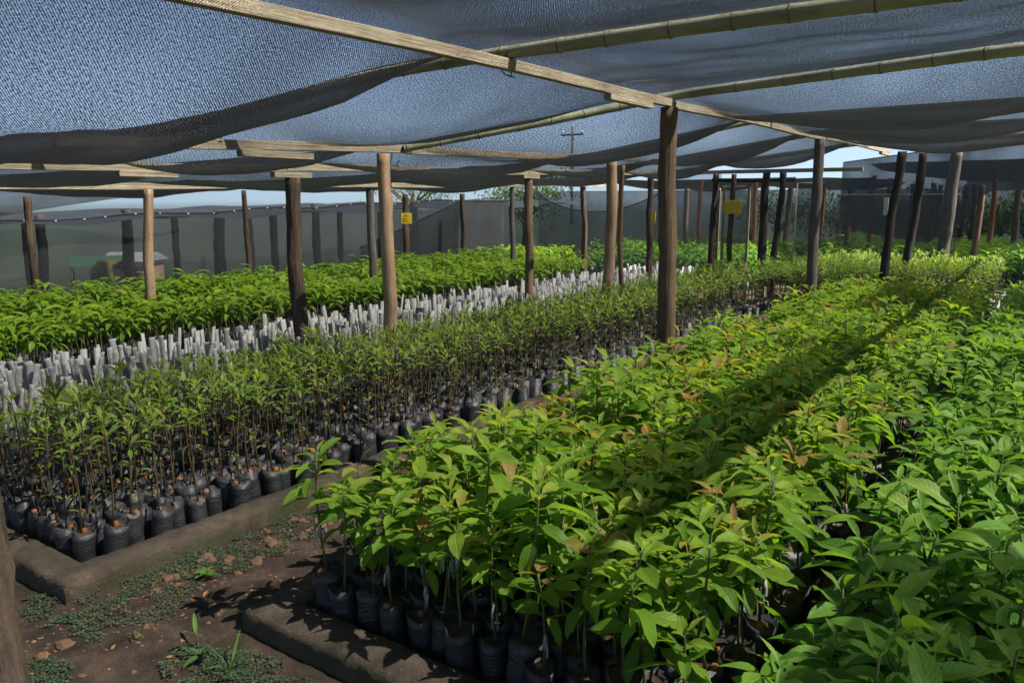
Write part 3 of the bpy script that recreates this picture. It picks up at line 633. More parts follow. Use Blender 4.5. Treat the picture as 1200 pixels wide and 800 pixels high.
# row under the main roof beam
post(-2.76, 6.30, 2.445, 0.142, 'brown', 'thick brown post with a dark knot, between two beds under the roof beam', (0.0, 0.01), 1, P, knots=1)
post(-2.78, 11.1, 2.485, 0.145, 'grey', 'thick weathered post at the far end of the kerbed avocado bed', (0.0, -0.01), 2, P)
post(-2.71, 0.98, 2.42, 0.125, 'split', 'leaning weathered post with a split pale edge, close beside the bare path', (-0.24, 0.02), 3, P, knots=2)
post(-4.42, 4.66, 2.055, 0.112, 'light', 'pale post with a split side standing among the slender seedlings', (0.02, 0.0), 4, P, knots=2)
post(-4.42, 8.45, 2.153, 0.12, 'light', 'pale double post far along the bed of slender seedlings', (0, 0), 5, P, knots=1)
post(-4.30, 8.52, 2.10, 0.06, 'brown', 'thin brown post bound to a pale thicker post', (0, 0), 6, P, knots=0)
post(-5.42, 4.65, 1.89, 0.125, 'bark_dark', 'dark post with torn bark at the edge of the white sleeves', (0, 0), 7, P, knots=3)
post(-5.42, 8.27, 1.962, 0.098, 'brown', 'plain brown post at the edge of the white sleeves', (0, 0), 8, P, knots=1)
post(-5.42, 11.75, 2.078, 0.10, 'bark_dark', 'knotty dark post with an orange tag at the end of the sleeves', (0, 0), 9, P, knots=3)
post(-7.45, 4.52, 1.812, 0.105, 'light', 'smooth pale peeled post rising from the bright green bed', (0.0, 0.03), 10, P, knots=1)
post(-7.5, 7.67, 1.862, 0.10, 'grey', 'straight dark grey post between the two bright green beds', (0, 0), 11, P, knots=0)
post(-7.5, 10.95, 1.915, 0.085, 'grey', 'mossy grey post near the end of the bright green beds', (0, 0), 12, P, knots=0)
post(-7.5, 13.3, 1.952, 0.11, 'bark_dark', 'dark leaning post at the end of the bright green beds', (-0.06, 0.02), 13, P, knots=0)
for k, (y, zt, d, ln, lb) in enumerate([(4.12, 1.74, .08, .03, 'crooked thin dark post by the net wall, beside a dark net curtain'), (6.80, 1.83, .068, .02, 'thin straight dark post by the net wall, beyond the smooth pale post'),
        (9.95, 1.80, .095, -.02, 'dark post carrying a yellow printed card by the net wall'), (11.45, 1.82, .095, 0, 'plain dark post by the net wall after the one with a yellow card')]):
    post(-8.95, y, zt, d, 'bark_dark', lb, (ln, 0), 20 + k, P, knots=1)
post(-1.99, 11.95, 2.34, 0.115, 'black', 'blackened post leaning beyond the avocado bed, first of two', (0.075, 0.0), 30, P)
post(-1.99, 13.75, 2.40, 0.115, 'black', 'knobbly blackened post leaning beyond the avocado bed, second of two', (0.05, 0.0), 31, P)
post(-1.72, 15.7, 2.5, 0.19, 'grey', 'stout grey post at the dark net curtain', (0.03, 0), 32, P)
post(0.28, 0.9, 2.42, 0.12, 'brown', 'brown post in the broad leaved bed', (0, 0), 33, P)
post(0.28, 5.7, 2.45, 0.12, 'brown', 'brown post in the broad leaved bed, farther along', (0, 0), 34, P)

# ------------------------------------------------------------------ roof beams (sawn planks nailed end to end)
def zb(row, y):
    return {'R0': 2.42 + 0.008 * y, 'R1': 2.400 + 0.0085 * y, 'R2': 1.925 + 0.028 * y, 'R3': 1.845 + 0.020 * y, 'R4': 1.74 + 0.016 * y, 'R5': 1.66 + 0.016 * y}[row]
RX = {'R0': 0.28, 'R1': -2.76, 'R2': -4.42, 'R3': -5.42, 'R4': -7.48, 'R5': -8.95}
def beam(row, y0, y1, label, blocks=(), w=0.052, h=0.062, dx=0.0, dz=0.0):
    x = RX[row] + dx; L = y1 - y0; rr = random.Random(int(y0 * 100) + len(row))
    nn = max(2, int(L / 0.4)); V = []; F = []
    for i in range(nn + 1):
        yy = y0 + L * i / nn; z = zb(row, yy) + dz + 0.008 * math.sin(yy * 1.3 + x); xx = 0.006 * math.sin(yy * 1.7)
        for (a, b) in ((-w / 2, 0), (w / 2, 0), (w / 2, h), (-w / 2, h)): V.append((xx + a, yy - y0, z + b - zb(row, y0)))
    for i in range(nn):
        for k in range(4): F.append((i * 4 + k, i * 4 + (k + 1) % 4, i * 4 + 4 + (k + 1) % 4, i * 4 + 4 + k))
    F += [(0, 3, 2, 1), (nn * 4, nn * 4 + 1, nn * 4 + 2, nn * 4 + 3)]
    e = obj('roof_beam', bevelled(T(V, F), M['plank'], 'roof_beam', 0.003, 1), None, (x, y0, zb(row, y0))); tag(e, label, 'beam', 'sawn roof beams')
    for (b0, b1) in blocks:
        z = zb(row, (b0 + b1) / 2) + dz - zb(row, y0)
        obj('splice_block', bevelled(box(-0.03, 0.03, b0 - y0, b1 - y0, z - 0.05, z - 0.004), M['plank'], 'splice_block', 0.003, 1), e)
    return e
beam('R1', -0.6, 5.62, 'long pale roof beam over the path with a splice block under its end', [(5.2, 5.9)])
beam('R1', 5.625, 6.33, 'short length of roof beam over the thick knotted post')
beam('R1', 6.36, 11.3, 'roof beam running on from the thick knotted post', dz=-0.012)
beam('R1', 11.31, 15.8, 'last length of the path roof beam, ending near the blackened posts', [(15.1, 15.7)], dz=-0.004)
beam('R2', 2.2, 4.95, 'roof beam over the split pale post, a splice block under it', [(3.35, 3.95)])
beam('R2', 4.96, 9.2, 'roof beam over the slender seedlings beyond the split pale post', dz=-0.006)
beam('R3', 0.8, 3.35, 'roof beam by the dark sag of net, block under its end', [(3.1, 3.55)])
beam('R3', 3.355, 4.55, 'red stained length of roof beam leading to the post with torn bark', dz=-0.006)
beam('R3', 4.555, 8.2, 'roof beam leaving the post with torn bark, a block under it', [(4.42, 4.82)], dz=0.0)
beam('R3', 8.21, 12.2, 'roof beam over the end of the white sleeves', [(8.1, 8.45)])
beam('R4', 2.0, 8.0, 'roof beam over the bright green beds, nearer length'); beam('R4', 8.02, 14.0, 'roof beam over the bright green beds, farther length')
beam('R0', -0.6, 7.0, 'roof beam over the broad leaved bed, nearer length'); beam('R0', 7.02, 14.0, 'roof beam over the broad leaved bed, farther length')
# cross plank at the back
e = obj('cross_beam', bevelled(box(-5.6, -2.6, 12.98, 13.04, 2.13, 2.19), M['plank'], 'cross_beam', .003, 1)); tag(e, 'pale cross plank on top of the doorway posts', 'beam')

# ------------------------------------------------------------------ bamboo poles and the shade cloth roof
LINES = []   # polylines x -> (y, z) of the poles
def line_pts(k):
    base = {-1: -1.0, 0: 1.55, 1: 4.02, 2: 6.42, 3: 8.9, 4: 11.3, 5: 13.9}[k]
    if k == 1: return [(3.2, 4.1, 2.60), (0.3, 4.0, 2.57), (-0.75, 3.96, 2.555), (-1.93, 3.98, 2.55), (-2.95, 4.0, 2.54), (-3.6, 3.78, 2.47), (-4.42, 3.2, 2.20), (-5.42, 2.54, 1.955), (-7.5, 1.7, 1.88), (-9.6, 1.0, 1.83)]
    if k == 2: return [(3.2, 6.6, 2.62), (-0.32, 5.9, 2.60), (-1.3, 6.05, 2.57), (-2.80, 6.38, 2.545), (-3.6, 5.62, 2.31), (-4.42, 4.82, 2.09), (-5.42, 4.4, 2.02), (-7.5, 3.6, 1.90), (-9.6, 3.0, 1.84)]
    sh = 0.0
    zz = 0.012 * k
    return [(3.2, base + 0.1, 2.60 + zz), (0.3, base, 2.56 + zz), (-2.8, base, 2.53 + zz), (-4.42, base - 0.9, 2.06 + 0.03 * (base - 5)), (-5.42, base - 1.2, 1.98 + 0.02 * (base - 5)), (-7.5, base - 1.6, 1.895 + .018 * (base - 5)), (-9.6, base - 2.0, 1.83 + .016 * (base - 5))]
def interp(pts, x):
    pts = sorted(pts)
    if x <= pts[0][0]: return pts[0][1], pts[0][2]
    for a, b in zip(pts, pts[1:]):
        if x <= b[0]:
            t = (x - a[0]) / (b[0] - a[0]); return a[1] + (b[1] - a[1]) * t, a[2] + (b[2] - a[2]) * t
    return pts[-1][1], pts[-1][2]
def bamboo(pts, r, label, seed):
    rr = random.Random(seed); P3 = [Vector(p) for p in pts]; L = [0]
    for a, b in zip(P3, P3[1:]): L.append(L[-1] + (b - a).length)
    def pt(s):
        for i in range(len(L) - 1):
            if s <= L[i + 1] or i == len(L) - 2: return P3[i].lerp(P3[i + 1], (s - L[i]) / (L[i + 1] - L[i]))
    def smooth(s): return (pt(max(0, s - .25)) + pt(s) * 2 + pt(min(L[-1], s + .25))) / 4
    e = empty('bamboo_pole', P3[0]); tag(e, label, 'pole', 'bamboo poles carrying the shade cloth')
    s = 0; culms = []; segs = []; nodes = []
    while s < L[-1]:
        d = rr.uniform(0.27, 0.40); segs.append((s, min(L[-1], s + d))); s += d
    pts2 = []; rad = []
    for (a, b) in segs:
        for t in (0.0, 0.12, 0.5, 0.88):
            q = a + (b - a) * t; taper = 1 - 0.35 * q / L[-1]
            pts2.append(smooth(q) - P3[0]); rad.append(r * taper * (1.07 if t == 0 else 0.985 if t == 0.5 else 1.0))
    pts2.append(smooth(L[-1]) - P3[0]); rad.append(r * 0.65)
    obj('culm', mesh_of('bamboo_culm', tube(pts2, rad, 10), M['bamboo']), e)
    for (a, b) in segs[1:]:
        p = smooth(a); d = (smooth(min(L[-1], a + .02)) - smooth(max(0, a - .02))).normalized(); rt_ = r * (1 - .35 * a / L[-1])
        obj('node', mesh_of('bamboo_node', tube([p - d * .008 - P3[0], p - P3[0], p + d * .008 - P3[0]], [rt_ * 1.02, rt_ * 1.16, rt_ * 1.02], 10), M['node']), e)
    return e
def tie(pole, x, y, z, r):
    pts = [Vector((x + .03 * math.sin(3 * a), y + (r + .006) * math.cos(a), z + (-.06 if math.sin(a) < 0 else 0) + (r + .012) * math.sin(a))) - pole.location for a in [2 * math.pi * k / 14 for k in range(15)]]
    obj('tie_wire', mesh_of('tie_wire', tube(pts, [.004] * 15, 5), M['rope']), pole)
l1 = line_pts(1); l2 = line_pts(2)
p1_ = bamboo(l1[:8], 0.050, 'thick bamboo pole crossing the path roof beam above the bare path', 1)
p2_ = bamboo(l2[:6], 0.046, 'straighter bamboo pole crossing the roof beam at the thick knotted post', 2)
tie(p1_, -2.76, 4.0, 2.52, .045); tie(p2_, -2.76, 6.36, 2.525, .04); tie(p1_, -4.42, 3.2, 2.17, .04); tie(p2_, -4.42, 4.82, 2.07, .036)
for k in (3, 4, 5): bamboo([p for p in line_pts(k)[:5]], 0.035, ['bamboo pole over the middle of the beds', 'bamboo pole over the far part of the beds', 'bamboo pole at the far edge of the roof'][k - 3], 3 + k)
rowsX = [-9.6, -7.48, -5.42, -4.42, -2.76, 0.28, 3.2]
def xpar(x):
    for a, b in zip(rowsX, rowsX[1:]):
        if a <= x <= b:
            s = (x - a) / (b - a); return 4 * s * (1 - s)
    return 0
SAG = {0: 0.36, 1: 0.30, 2: 0.33, 3: 0.30, 4: 0.30}
def sagf(k, x):
    if k >= 2: return SAG[k] * float(np.interp(x, [-9.6, -5.4, -3.5], [.6, .65, 1.0]))
    return float(np.interp(x, [-9.6, -5.4, -4.6, -4.0, -3.4, -2.8], [.14, .14, .30, .46, .44, .10] if k == 0 else [.2, .2, .24, .24, .2, .075]))
def panel(k, x0, x1, label, extra=0.0, mat='net', v0=0.0, v1=1.0, name='shade_cloth', lift=0.0, nx=110):
    A, B = line_pts(k), line_pts(k + 1); ny = 30
    def fn(u, v):
        x = x0 + (x1 - x0) * u; vv = v0 + (v1 - v0) * v
        ya, za = interp(A, x); yb, zb_ = interp(B, x)
        y = ya + (yb - ya) * vv; z = za + (zb_ - za) * vv + 0.042
        vp = vv ** 0.85
        sag = sagf(k, x) * 4 * vp * (1 - vp) * (0.30 + 0.70 * xpar(x))
        w = 4 * vv * (1 - vv)
        z -= sag
        z += w * (0.045 * mnoise.noise(Vector((x * 1.3, y * 1.6, k * 5.1))) + 0.014 * mnoise.noise(Vector((x * 1.5, y * 7, k))))
        return (x, y, z + lift), (x, vv * 2.6 + k * 3.1)
    o = obj(name, mesh_of(name, grid_sheet(fn, nx, ny), M[mat])); tag(o, label, 'shade cloth', 'shade cloth panels of the roof'); return o
panel(-1, -9.6, 3.2, 'roof cloth panel over the start of the path')
panel(0, -9.6, 3.2, 'sagging roof cloth panel with a striped weave, before the thick bamboo pole')
panel(1, -9.6, 3.2, 'sagging roof cloth panel between the two bamboo poles over the path')
panel(2, -9.6, 3.2, 'sagging roof cloth panel beyond the bamboo pole at the knotted post', 0.02)
panel(3, -9.6, 3.2, 'farther sagging roof cloth panel', 0.0)
panel(4, -9.6, 3.2, 'last sagging roof cloth panel at the far edge', 0.0)

panel(3, -0.36, 3.2, 'unseen second layer of roof cloth added to shade the far beds', lift=0.02, nx=50, mat='net_dark')  # starts out of view; added to throw a dark band across the far plants
def strip(x0, x1, y0, y1, z, label, seed, mat='net'):
    def fn(u, v):
        x = x0 + (x1 - x0) * u + .04 * math.sin(v * 20 + seed); y = y0 + (y1 - y0) * v
        return (x, y, z + .008 * y + .02 * mnoise.noise(Vector((x * 2, y * 2, seed)))), (x, y)
    tag(obj('shade_cloth', mesh_of('shade_cloth', grid_sheet(fn, 8, 60), M[mat])), label, 'shade cloth')
strip(0.10, 0.44, 3.0, 6.9, 2.66, 'unseen cloth strip along the beam over the broad leaved bed, added to widen its shadow', 3, 'net_dark')  # out of view; added to broaden and soften the beam's shadow on the avocados
strip(1.15, 3.1, 0.2, 3.1, 2.68, 'unseen dark cloth on the roof, added to shade the near broad leaved bed', 4, 'net_dark')  # out of view; added only to put the nearest broad leaved plants in shade

# ------------------------------------------------------------------ net walls
def wall_net(p0, p1, z0f, z1f, label, mat='net_wall', wav=0.05, seed=0, clips=True, nu=60, kinds=None):
    a, b = Vector(p0), Vector(p1); L = (b - a).length; nrm = Vector((-(b - a).y, (b - a).x)).normalized()
    def fn(u, v):
        p = a.lerp(b, u); lo, hi = z0f(u), z1f(u); z = lo + (hi - lo) * v
        off = wav * (1 - v * 0.6) * mnoise.noise(Vector((u * L * 1.6, z * 0.8, seed))) + 0.3 * wav * mnoise.noise(Vector((u * L * 6, z * 1.5, seed + 4)))
        return (p.x + nrm.x * off, p.y + nrm.y * off, z), (u * L, z)
    e = empty('net_wall', (a.x, a.y, 0)); tag(e, label, 'net wall')
    t = grid_sheet(fn, nu, 12); t.v -= np.array([a.x, a.y, 0]); obj('net', mesh_of('wall_net', t, M[mat]), e)
    pts = [Vector((a.lerp(b, i / 30).x, a.lerp(b, i / 30).y, z1f(i / 30))) - Vector((a.x, a.y, 0)) for i in range(31)]
    obj('top_cord', mesh_of('top_cord', tube(pts, [0.011] * 31, 5), M['rope']), e)
    if clips:
        rr = random.Random(seed); cm = mesh_of('clip', box(-.008, .008, -.012, .012, -.014, .006), M['clip'])
        n = int(L / 0.33)
        for i in range(n):
            u = (i + rr.uniform(.2, .8)) / n; p = a.lerp(b, u); obj('clip', cm, e, (p.x - a.x + .012, p.y - a.y - .012, z1f(u) - 0.005))
    return e
wall_net((-9.6, 1.5), (-9.6, 13.6), lambda u: 0.28 + 0.25 * max(0, 1 - abs(u - .2) * 3), lambda u: 1.40 + 0.36 * u + 0.02 * math.sin(u * 40), 'long low grey net wall clipped to a cord beside the bright green beds', seed=2)
wall_net((-8.9, 13.9), (-4.95, 13.5), lambda u: 0.1, lambda u: 1.88 - 0.5 * math.sin(math.pi * min(1, u * 1.25)) ** .7 + 0.3 * u, 'dark net wall sagging at its top behind the white sleeves', seed=5, clips=False)
wall_net((-9.45, 9.4), (-9.3, 13.4), lambda u: 0.05, lambda u: 0.95 + 0.75 * min(1, u * 1.6), 'second layer of dark net hung before the net wall', mat='net_dark', seed=8, clips=False)
wall_net((-3.6, 16.2), (2.5, 16.6), lambda u: float(np.interp(u, [0, .12, .25, .33, .39, 1], [1.25, 1.05, .95, 1.25, 1.86, 1.95])), lambda u: 2.40 + 0.25 * min(1, u * 3), 'dark net curtain hanging beyond the blackened posts', mat='net_black', seed=11, clips=False, wav=0.12)
wall_net((-3.6, 15.9), (-1.6, 16.0), lambda u: 0.1, lambda u: 1.8, 'thin net screen beside the doorway', seed=14, clips=False)
wall_net((-17.2, -2.0), (-17.2, 24.0), lambda u: -1.1, lambda u: 1.22 + .2 * u, 'far net wall of the house behind the low net wall', seed=21, clips=False, wav=.1)
wall_net((-17.0, 24.2), (-2.9, 24.4), lambda u: -.7, lambda u: 2.0, 'far dark net wall closing the neighbouring house beyond the sleeves', mat='net_dark', seed=23, clips=False, wav=.15)
# slack curtain hanging in the near corner of the net wall
def slack(u, v):
    y = 2.2 + 4.2 * u; top = 1.86; lo = 1.84 - 0.62 * (1 - u) ** 1.3; return (-9.2 + 0.05 * math.sin(9 * u), y, lo + (top - lo) * v), (y, v)
tag(obj('net_curtain', mesh_of('net_curtain', grid_sheet(slack, 40, 8), M['net_dark'])), 'slack dark net curtain drooping by the crooked thin post', 'net')
# cloth of the neighbouring house seen beyond the doorway
for k, (x0, x1, y0, y1, z, lb) in enumerate([(-9, -3.2, 17.0, 21.0, 2.15, 'shade cloth roof of the neighbouring house beyond the sleeves'), (-3.4, 3.4, 17.2, 27, 2.42, 'shade cloth roof of the neighbouring house beyond the doorway')]):
    def fn(u, v, x0=x0, x1=x1, y0=y0, y1=y1, z=z, k=k):
        x = x0 + (x1 - x0) * u; y = y0 + (y1 - y0) * v
        return (x, y, z - 0.22 * math.sin(v * math.pi * 2) ** 2 * (0.4 + .6 * abs(math.sin(u * 6))) + .05 * mnoise.noise(Vector((x, y, k)))), (x, y)
    tag(obj('shade_cloth', mesh_of('shade_cloth', grid_sheet(fn, 50, 30), M['net_dark'])), lb, 'shade cloth', 'shade cloth roofs of the neighbouring house')

def low_roof(u, v):
    x = -16.2 + 6.3 * u; y = 1.5 + 17 * v
    return (x, y, 1.40 + .016 * y - .10 * math.sin(v * 22) ** 2 * (.4 + .6 * abs(math.sin(u * 7))) + .03 * mnoise.noise(Vector((x, y, 2)))), (x, y)
tag(obj('shade_cloth', mesh_of('shade_cloth', grid_sheet(low_roof, 50, 80), M['net_dark'])), 'low shade cloth roof of the house behind the low net wall', 'shade cloth')
# ------------------------------------------------------------------ doorway at the back
def dpost(x, y, zt, d, mat, lb, lean, sd): post(x, y, zt, d, mat, lb, lean, sd, P, knots=1)
dpost(-4.88, 13.0, 2.14, .105, 'black', 'black doorway post beside the open net door', (0, 0), 40)
dpost(-4.55, 12.95, 2.12, .085, 'bark_dark', 'knobbly slim doorway post in front of the yellow board', (0.02, 0), 41)
dpost(-4.03, 13.0, 2.15, .125, 'black', 'thick black doorway post', (0, 0), 42)
dpost(-3.82, 12.95, 2.15, .10, 'black', 'leaning black doorway post next to the thick black one', (0.05, 0), 43)
e = obj('lintel_pole', mesh_of('lintel_pole', tube([(-4.95, 13.08, 2.03), (-4.3, 13.09, 2.02), (-3.6, 13.08, 2.03)], [.035, .035, .033], 8), WOOD['black'])); tag(e, 'black rail across the top of the doorway', 'rail')
d = empty('net_door', (-4.78, 13.12, 0)); tag(d, 'pale framed net door standing open in the doorway', 'door')
dl = 0.42
for (x, lbn) in ((0.0, 'stile'), (dl, 'stile')): obj(lbn, bevelled(box(x, x + .045, 0, .03, .05, 1.93), M['plank'], 'stile', .003, 1), d)
for z in (.06, 1.0, 1.885): obj('rail', bevelled(box(.046, dl - .001, .002, .028, z, z + (.09 if z == 1.0 else .045)), M['plank'], 'rail', .003, 1), d)
obj('net', mesh_of('door_net', grid_sheet(lambda u, v: ((.03 + (dl - .02) * u, .033, .08 + 1.82 * v), (u, v * 2)), 4, 8), M['net_wall']), d)
obj('hinge_board', bevelled(box(-.09, -.045, -.01, .03, .0, 1.9), M['plank'], 'hinge_board', .003, 1), d)
t = empty('yellow_board', (-4.66, 12.86, 1.49)); tag(t, 'plain yellow sticky board hung across the doorway posts', 'sticky trap')
obj('board', bevelled(box(0, .30, -.004, .004, 0, .21), M['yellow'], 'yellow_board', .001, 1), t)
d2 = empty('net_gate', (-3.62, 13.3, 0)); tag(d2, 'net gate with a pale cord edge and steel latch, beside the leaning black post', 'gate')
obj('frame_tube', mesh_of('gate_frame', join([tube([(0, 0, .3), (0, 0, 1.97)], [.012] * 2, 6), tube([(0, 0, 1.97), (.42, 0, 1.97)], [.012] * 2, 6)]), M['clip']), d2)
obj('net', mesh_of('gate_net', grid_sheet(lambda u, v: ((.42 * u, .01, .3 + 1.66 * v), (u, v * 2)), 4, 8), M['net_wall']), d2)
obj('latch', bevelled(box(-.05, .09, -.02, .0, .96, .985), M['steel'], 'latch', .002, 1), d2); obj('latch_bar', mesh_of('latch_bar', tube([(-.02, -.015, .62), (-.02, -.015, .96)], [.009] * 2, 6), M['steel']), d2)
# yellow printed card on the post by the net wall
t = empty('yellow_card', (-8.86, 9.86, 1.33)); t.rotation_euler = (0, 0, R(40)); tag(t, 'yellow printed card fixed to a dark post by the net wall', 'sign')
cd = obj('card', bevelled(box(-.075, .095, -.004, .004, 0, .17), M['yellow'], 'yellow_card', .001, 1), t)
for (xa, xb, z) in ((-.03, .03, .135), (-.045, .05, .115), (-.055, .06, .075), (-.055, .04, .055), (-.055, .055, .03)):
    obj('print_line', mesh_of('print_line', box(xa, xb, -.0062, -.0045, z, z + .009), M['ink']), cd)
t = empty('orange_tag', (-5.36, 11.68, 1.36)); tag(t, 'small orange tag on the knotty dark post', 'tag'); obj('card', bevelled(box(0, .045, -.01, .0, 0, .17), M['yellow'], 'orange_tag', .001, 1), t)
t = empty('white_card', (-2.08, 12.2, 1.62)); tag(t, 'small white card hung beside a leaning blackened post', 'sign'); obj('card', bevelled(box(-.06, .0, -.004, .004, -.12, .12), M['whiteplate'], 'white_card', .001, 1), t)

# ------------------------------------------------------------------ beyond the nets: neighbouring beds, posts, hut, trees
rr = random.Random(5)
for k in range(22):
    row = k % 2; y = 3.9 + (k // 2) * 1.3 + rr.uniform(-.3, .3); x = (-11.4 if row == 0 else -13.6) + rr.uniform(-.15, .15)
    post(x, y, (1.42 if row == 0 else 1.36) + .03 * y * .6 + rr.uniform(-.05, .05), rr.uniform(.12, .17), 'black', 'dark post of the neighbouring house behind the low net wall', (rr.uniform(-.03, .03), 0), 60 + k, 'dark posts behind the low net wall', knots=1, z0=-.7)
for k, (x, y, m) in enumerate([(-6.9, 16.8, 'brown'), (-6.75, 17.2, 'orange'), (-6.0, 18.3, 'grey'), (-5.6, 17.3, 'orange'), (-5.2, 18.5, 'brown'), (-4.6, 19.0, 'orange'), (-3.9, 18.4, 'brown'), (-3.5, 20.3, 'orange'), (-3.3, 17.6, 'orange'),
        (-2.9, 19.9, 'grey'), (-2.6, 22.0, 'orange'), (-2.35, 18.6, 'brown'), (-2.0, 21.0, 'bark_dark'), (-1.95, 17.6, 'brown'), (-1.75, 20.2, 'bark_dark'), (-1.35, 16.9, 'brown'), (-1.4, 20.4, 'orange'), (-0.9, 19.2, 'brown')]):
    post(x, y, 2.1 + rr.uniform(-.15, .1), .12 if m != 'orange' else .1, m, {'brown': 'brown', 'orange': 'new orange', 'grey': 'grey', 'bark_dark': 'dark'}[m] + ' post of the neighbouring house beyond the doorway', (rr.uniform(-.02, .02), 0), 90 + k, m + ' posts beyond the doorway', knots=1)
K_dim = Kind('big', 4, 5000, 'leaf_big', 'stem', 0, 0, .006)
bed(K_dim, -12.6, -10.2, 3.0, 16.5, 0.2, 0, 0, '', '', 'seedling', '', 'neighbour_seedling_bed', 'dark green seedling bed behind the low net wall', 31, zoff=-0.28, sc=(0.95, 1.25))
bed(K_dim, -8.6, -4.9, 15.2, 20.5, 0.2, 0, 0, '', '', 'seedling', '', 'back_seedling_bed', 'dark green seedling bed behind the sagging net wall', 32, sc=(1.0, 1.4))
bed(K_dim, -4.6, 1.5, 16.8, 23.0, 0.19, 0, 0, '', '', 'seedling', '', 'curtain_seedling_bed', 'green seedling bed beyond the dark net curtain', 33, sc=(1.1, 1.45))

def tree(x, y, h, r, label, seed, trunk_h=None, n=2600, group=None):
    rr = random.Random(seed); th = trunk_h or h * 0.4
    e = empty('leafy_tree', (x, y, 0)); tag(e, label, 'tree', group)
    ts = [tube([(0, 0, -.05), (.05, .02, th * .6), (0.02, -.04, th * 1.2), (.1, 0, h * .8)], [.07 * r, .055 * r, .045 * r, .015 * r], 8)]
    tips = []
    for k in range(9):
        a = k * 2.4; z0 = th * rr.uniform(.6, 1.2); p1 = Vector((math.cos(a) * r * .45, math.sin(a) * r * .45, z0 + (h - z0) * .45)); p2 = Vector((math.cos(a) * r * rr.uniform(.7, .9), math.sin(a) * r * rr.uniform(.7, .9), z0 + (h - z0) * rr.uniform(.45, .8)))
        ts.append(tube([(0.02, 0, z0), p1, p2], [.03 * r, .02 * r, .008 * r], 5)); tips += [p1, p2]
    tips.append(Vector((.1, 0, h * .85)))
    obj('trunk', mesh_of('trunk', join(ts), WOOD['bark_dark']), e)
    L = []
    for k in range(n):
        c = tips[rr.randrange(len(tips))]; d = Vector((rr.gauss(0, 1), rr.gauss(0, 1), rr.gauss(0, .8))) * r * 0.25
        p = c + d; s = rr.uniform(0.8, 1.4)
        L.append(LEAF['fresh'][1][rr.randrange(6)].xf(TRS(p, rr.uniform(0, 6.28), rr.uniform(-.6, .6), rr.uniform(-.5, .7), s), rr.random()))
    obj('crown', mesh_of('crown', join(L), M['leaf_tree']), e)
for k, (x, y, h, r, lb) in enumerate([(-0.75, 23.5, 1.9, 1.1, 'rounded bush in front of the pale building wall'), (-3.6, 26, 1.9, 1.5, 'leafy tree beyond the dark net curtain, beside the pale building'), (-5.8, 27, 1.9, 1.5, 'leafy tree beyond the doorway'),
        (-8.8, 30, 1.9, 1.6, 'leafy tree beyond the sagging net wall'), (-2.4, 24.5, 1.8, 1.2, 'small bush beside the pale building wall'), (-16.0, 24, 2.6, 1.4, 'tree top rising over the low net wall'), (-30, 34, 3.2, 2.4, 'far tree in the field beyond the low net wall')]):
    tree(x, y, h, r, lb, 500 + k)
# pale sheet building
b = empty('sheet_building', (-2.75, 29, 0)); tag(b, 'pale blue white sheet metal building beyond the dark net curtain', 'building')
V = []; F = []; nn = 120
for i in range(nn + 1):
    x = 11 * i / nn; yy = 0.02 * (i % 2); V += [(x, yy, 0), (x, yy, 2.4)]
    if i: F.append((2 * i - 2, 2 * i, 2 * i + 1, 2 * i - 1))
obj('wall', mesh_of('sheet_wall', T(V, F), M['sheet'], False), b)
obj('side_wall', mesh_of('side_wall', box(.0, 11, .03, 6, 0, 2.39), M['sheet'], False), b)
obj('roof', bevelled(join([T([(-.3, -.4, 2.4), (11.3, -.4, 2.4), (11.3, 3, 2.75), (-.3, 3, 2.75), (-.3, -.4, 2.46), (11.3, -.4, 2.46), (11.3, 3, 2.81), (-.3, 3, 2.81)], [(0, 1, 2, 3), (4, 7, 6, 5), (0, 4, 5, 1), (2, 6, 7, 3), (1, 5, 6, 2), (0, 3, 7, 4)])]), M['roof'], 'sheet_roof', .005, 1), b)
obj('door', bevelled(box(4.2, 5.4, -.05, -.03, 0, 2.0), M['roof'], 'door', .005, 1), b)
# hut and bending person beyond the low net wall
h = empty('small_hut', (-33.5, 19.6, field_h(-33.5) + .3)); h.rotation_euler = (0, 0, R(30)); tag(h, 'small pink walled hut behind the low net wall', 'hut')
obj('wall', bevelled(box(-.9, .9, -.8, .8, -.3, .95), M['brick'], 'hut_wall', .01, 1), h); obj('door', bevelled(box(.1, .6, -.83, -.81, -.3, .7), M['dark'], 'hut_door', .004, 1), h)
obj('roof', bevelled(T([(-1.1, -1, .95), (1.1, -1, .95), (1.1, 1, .95), (-1.1, 1, .95), (-1.1, 0, 1.3), (1.1, 0, 1.3)], [(0, 1, 5, 4), (2, 3, 4, 5), (0, 4, 3), (1, 2, 5), (3, 2, 1, 0)]), M['roof'], 'hut_roof', .01, 1), h)
h = empty('green_shelter', (-31.5, 16.9, field_h(-31.5) + .5)); h.rotation_euler = (0, 0, R(60)); tag(h, 'green roofed open shelter behind the low net wall', 'shelter')
obj('roof', bevelled(T([(-1.0, -.8, .75), (1.0, -.8, .75), (1.0, .8, .95), (-1.0, .8, .95), (-1.0, 0, 1.1), (1.0, 0, 1.1)], [(0, 1, 5, 4), (2, 3, 4, 5), (0, 4, 3), (1, 2, 5), (3, 2, 1, 0)]), M['greenroof'], 'shelter_roof', .01, 1), h)
for sx in (-.9, .9):
    for sy in (-.65, .65): obj('leg', mesh_of('shelter_leg', tube([(sx, sy, -.02), (sx, sy, .86)], [.04, .035], 7), WOOD['brown']), h)

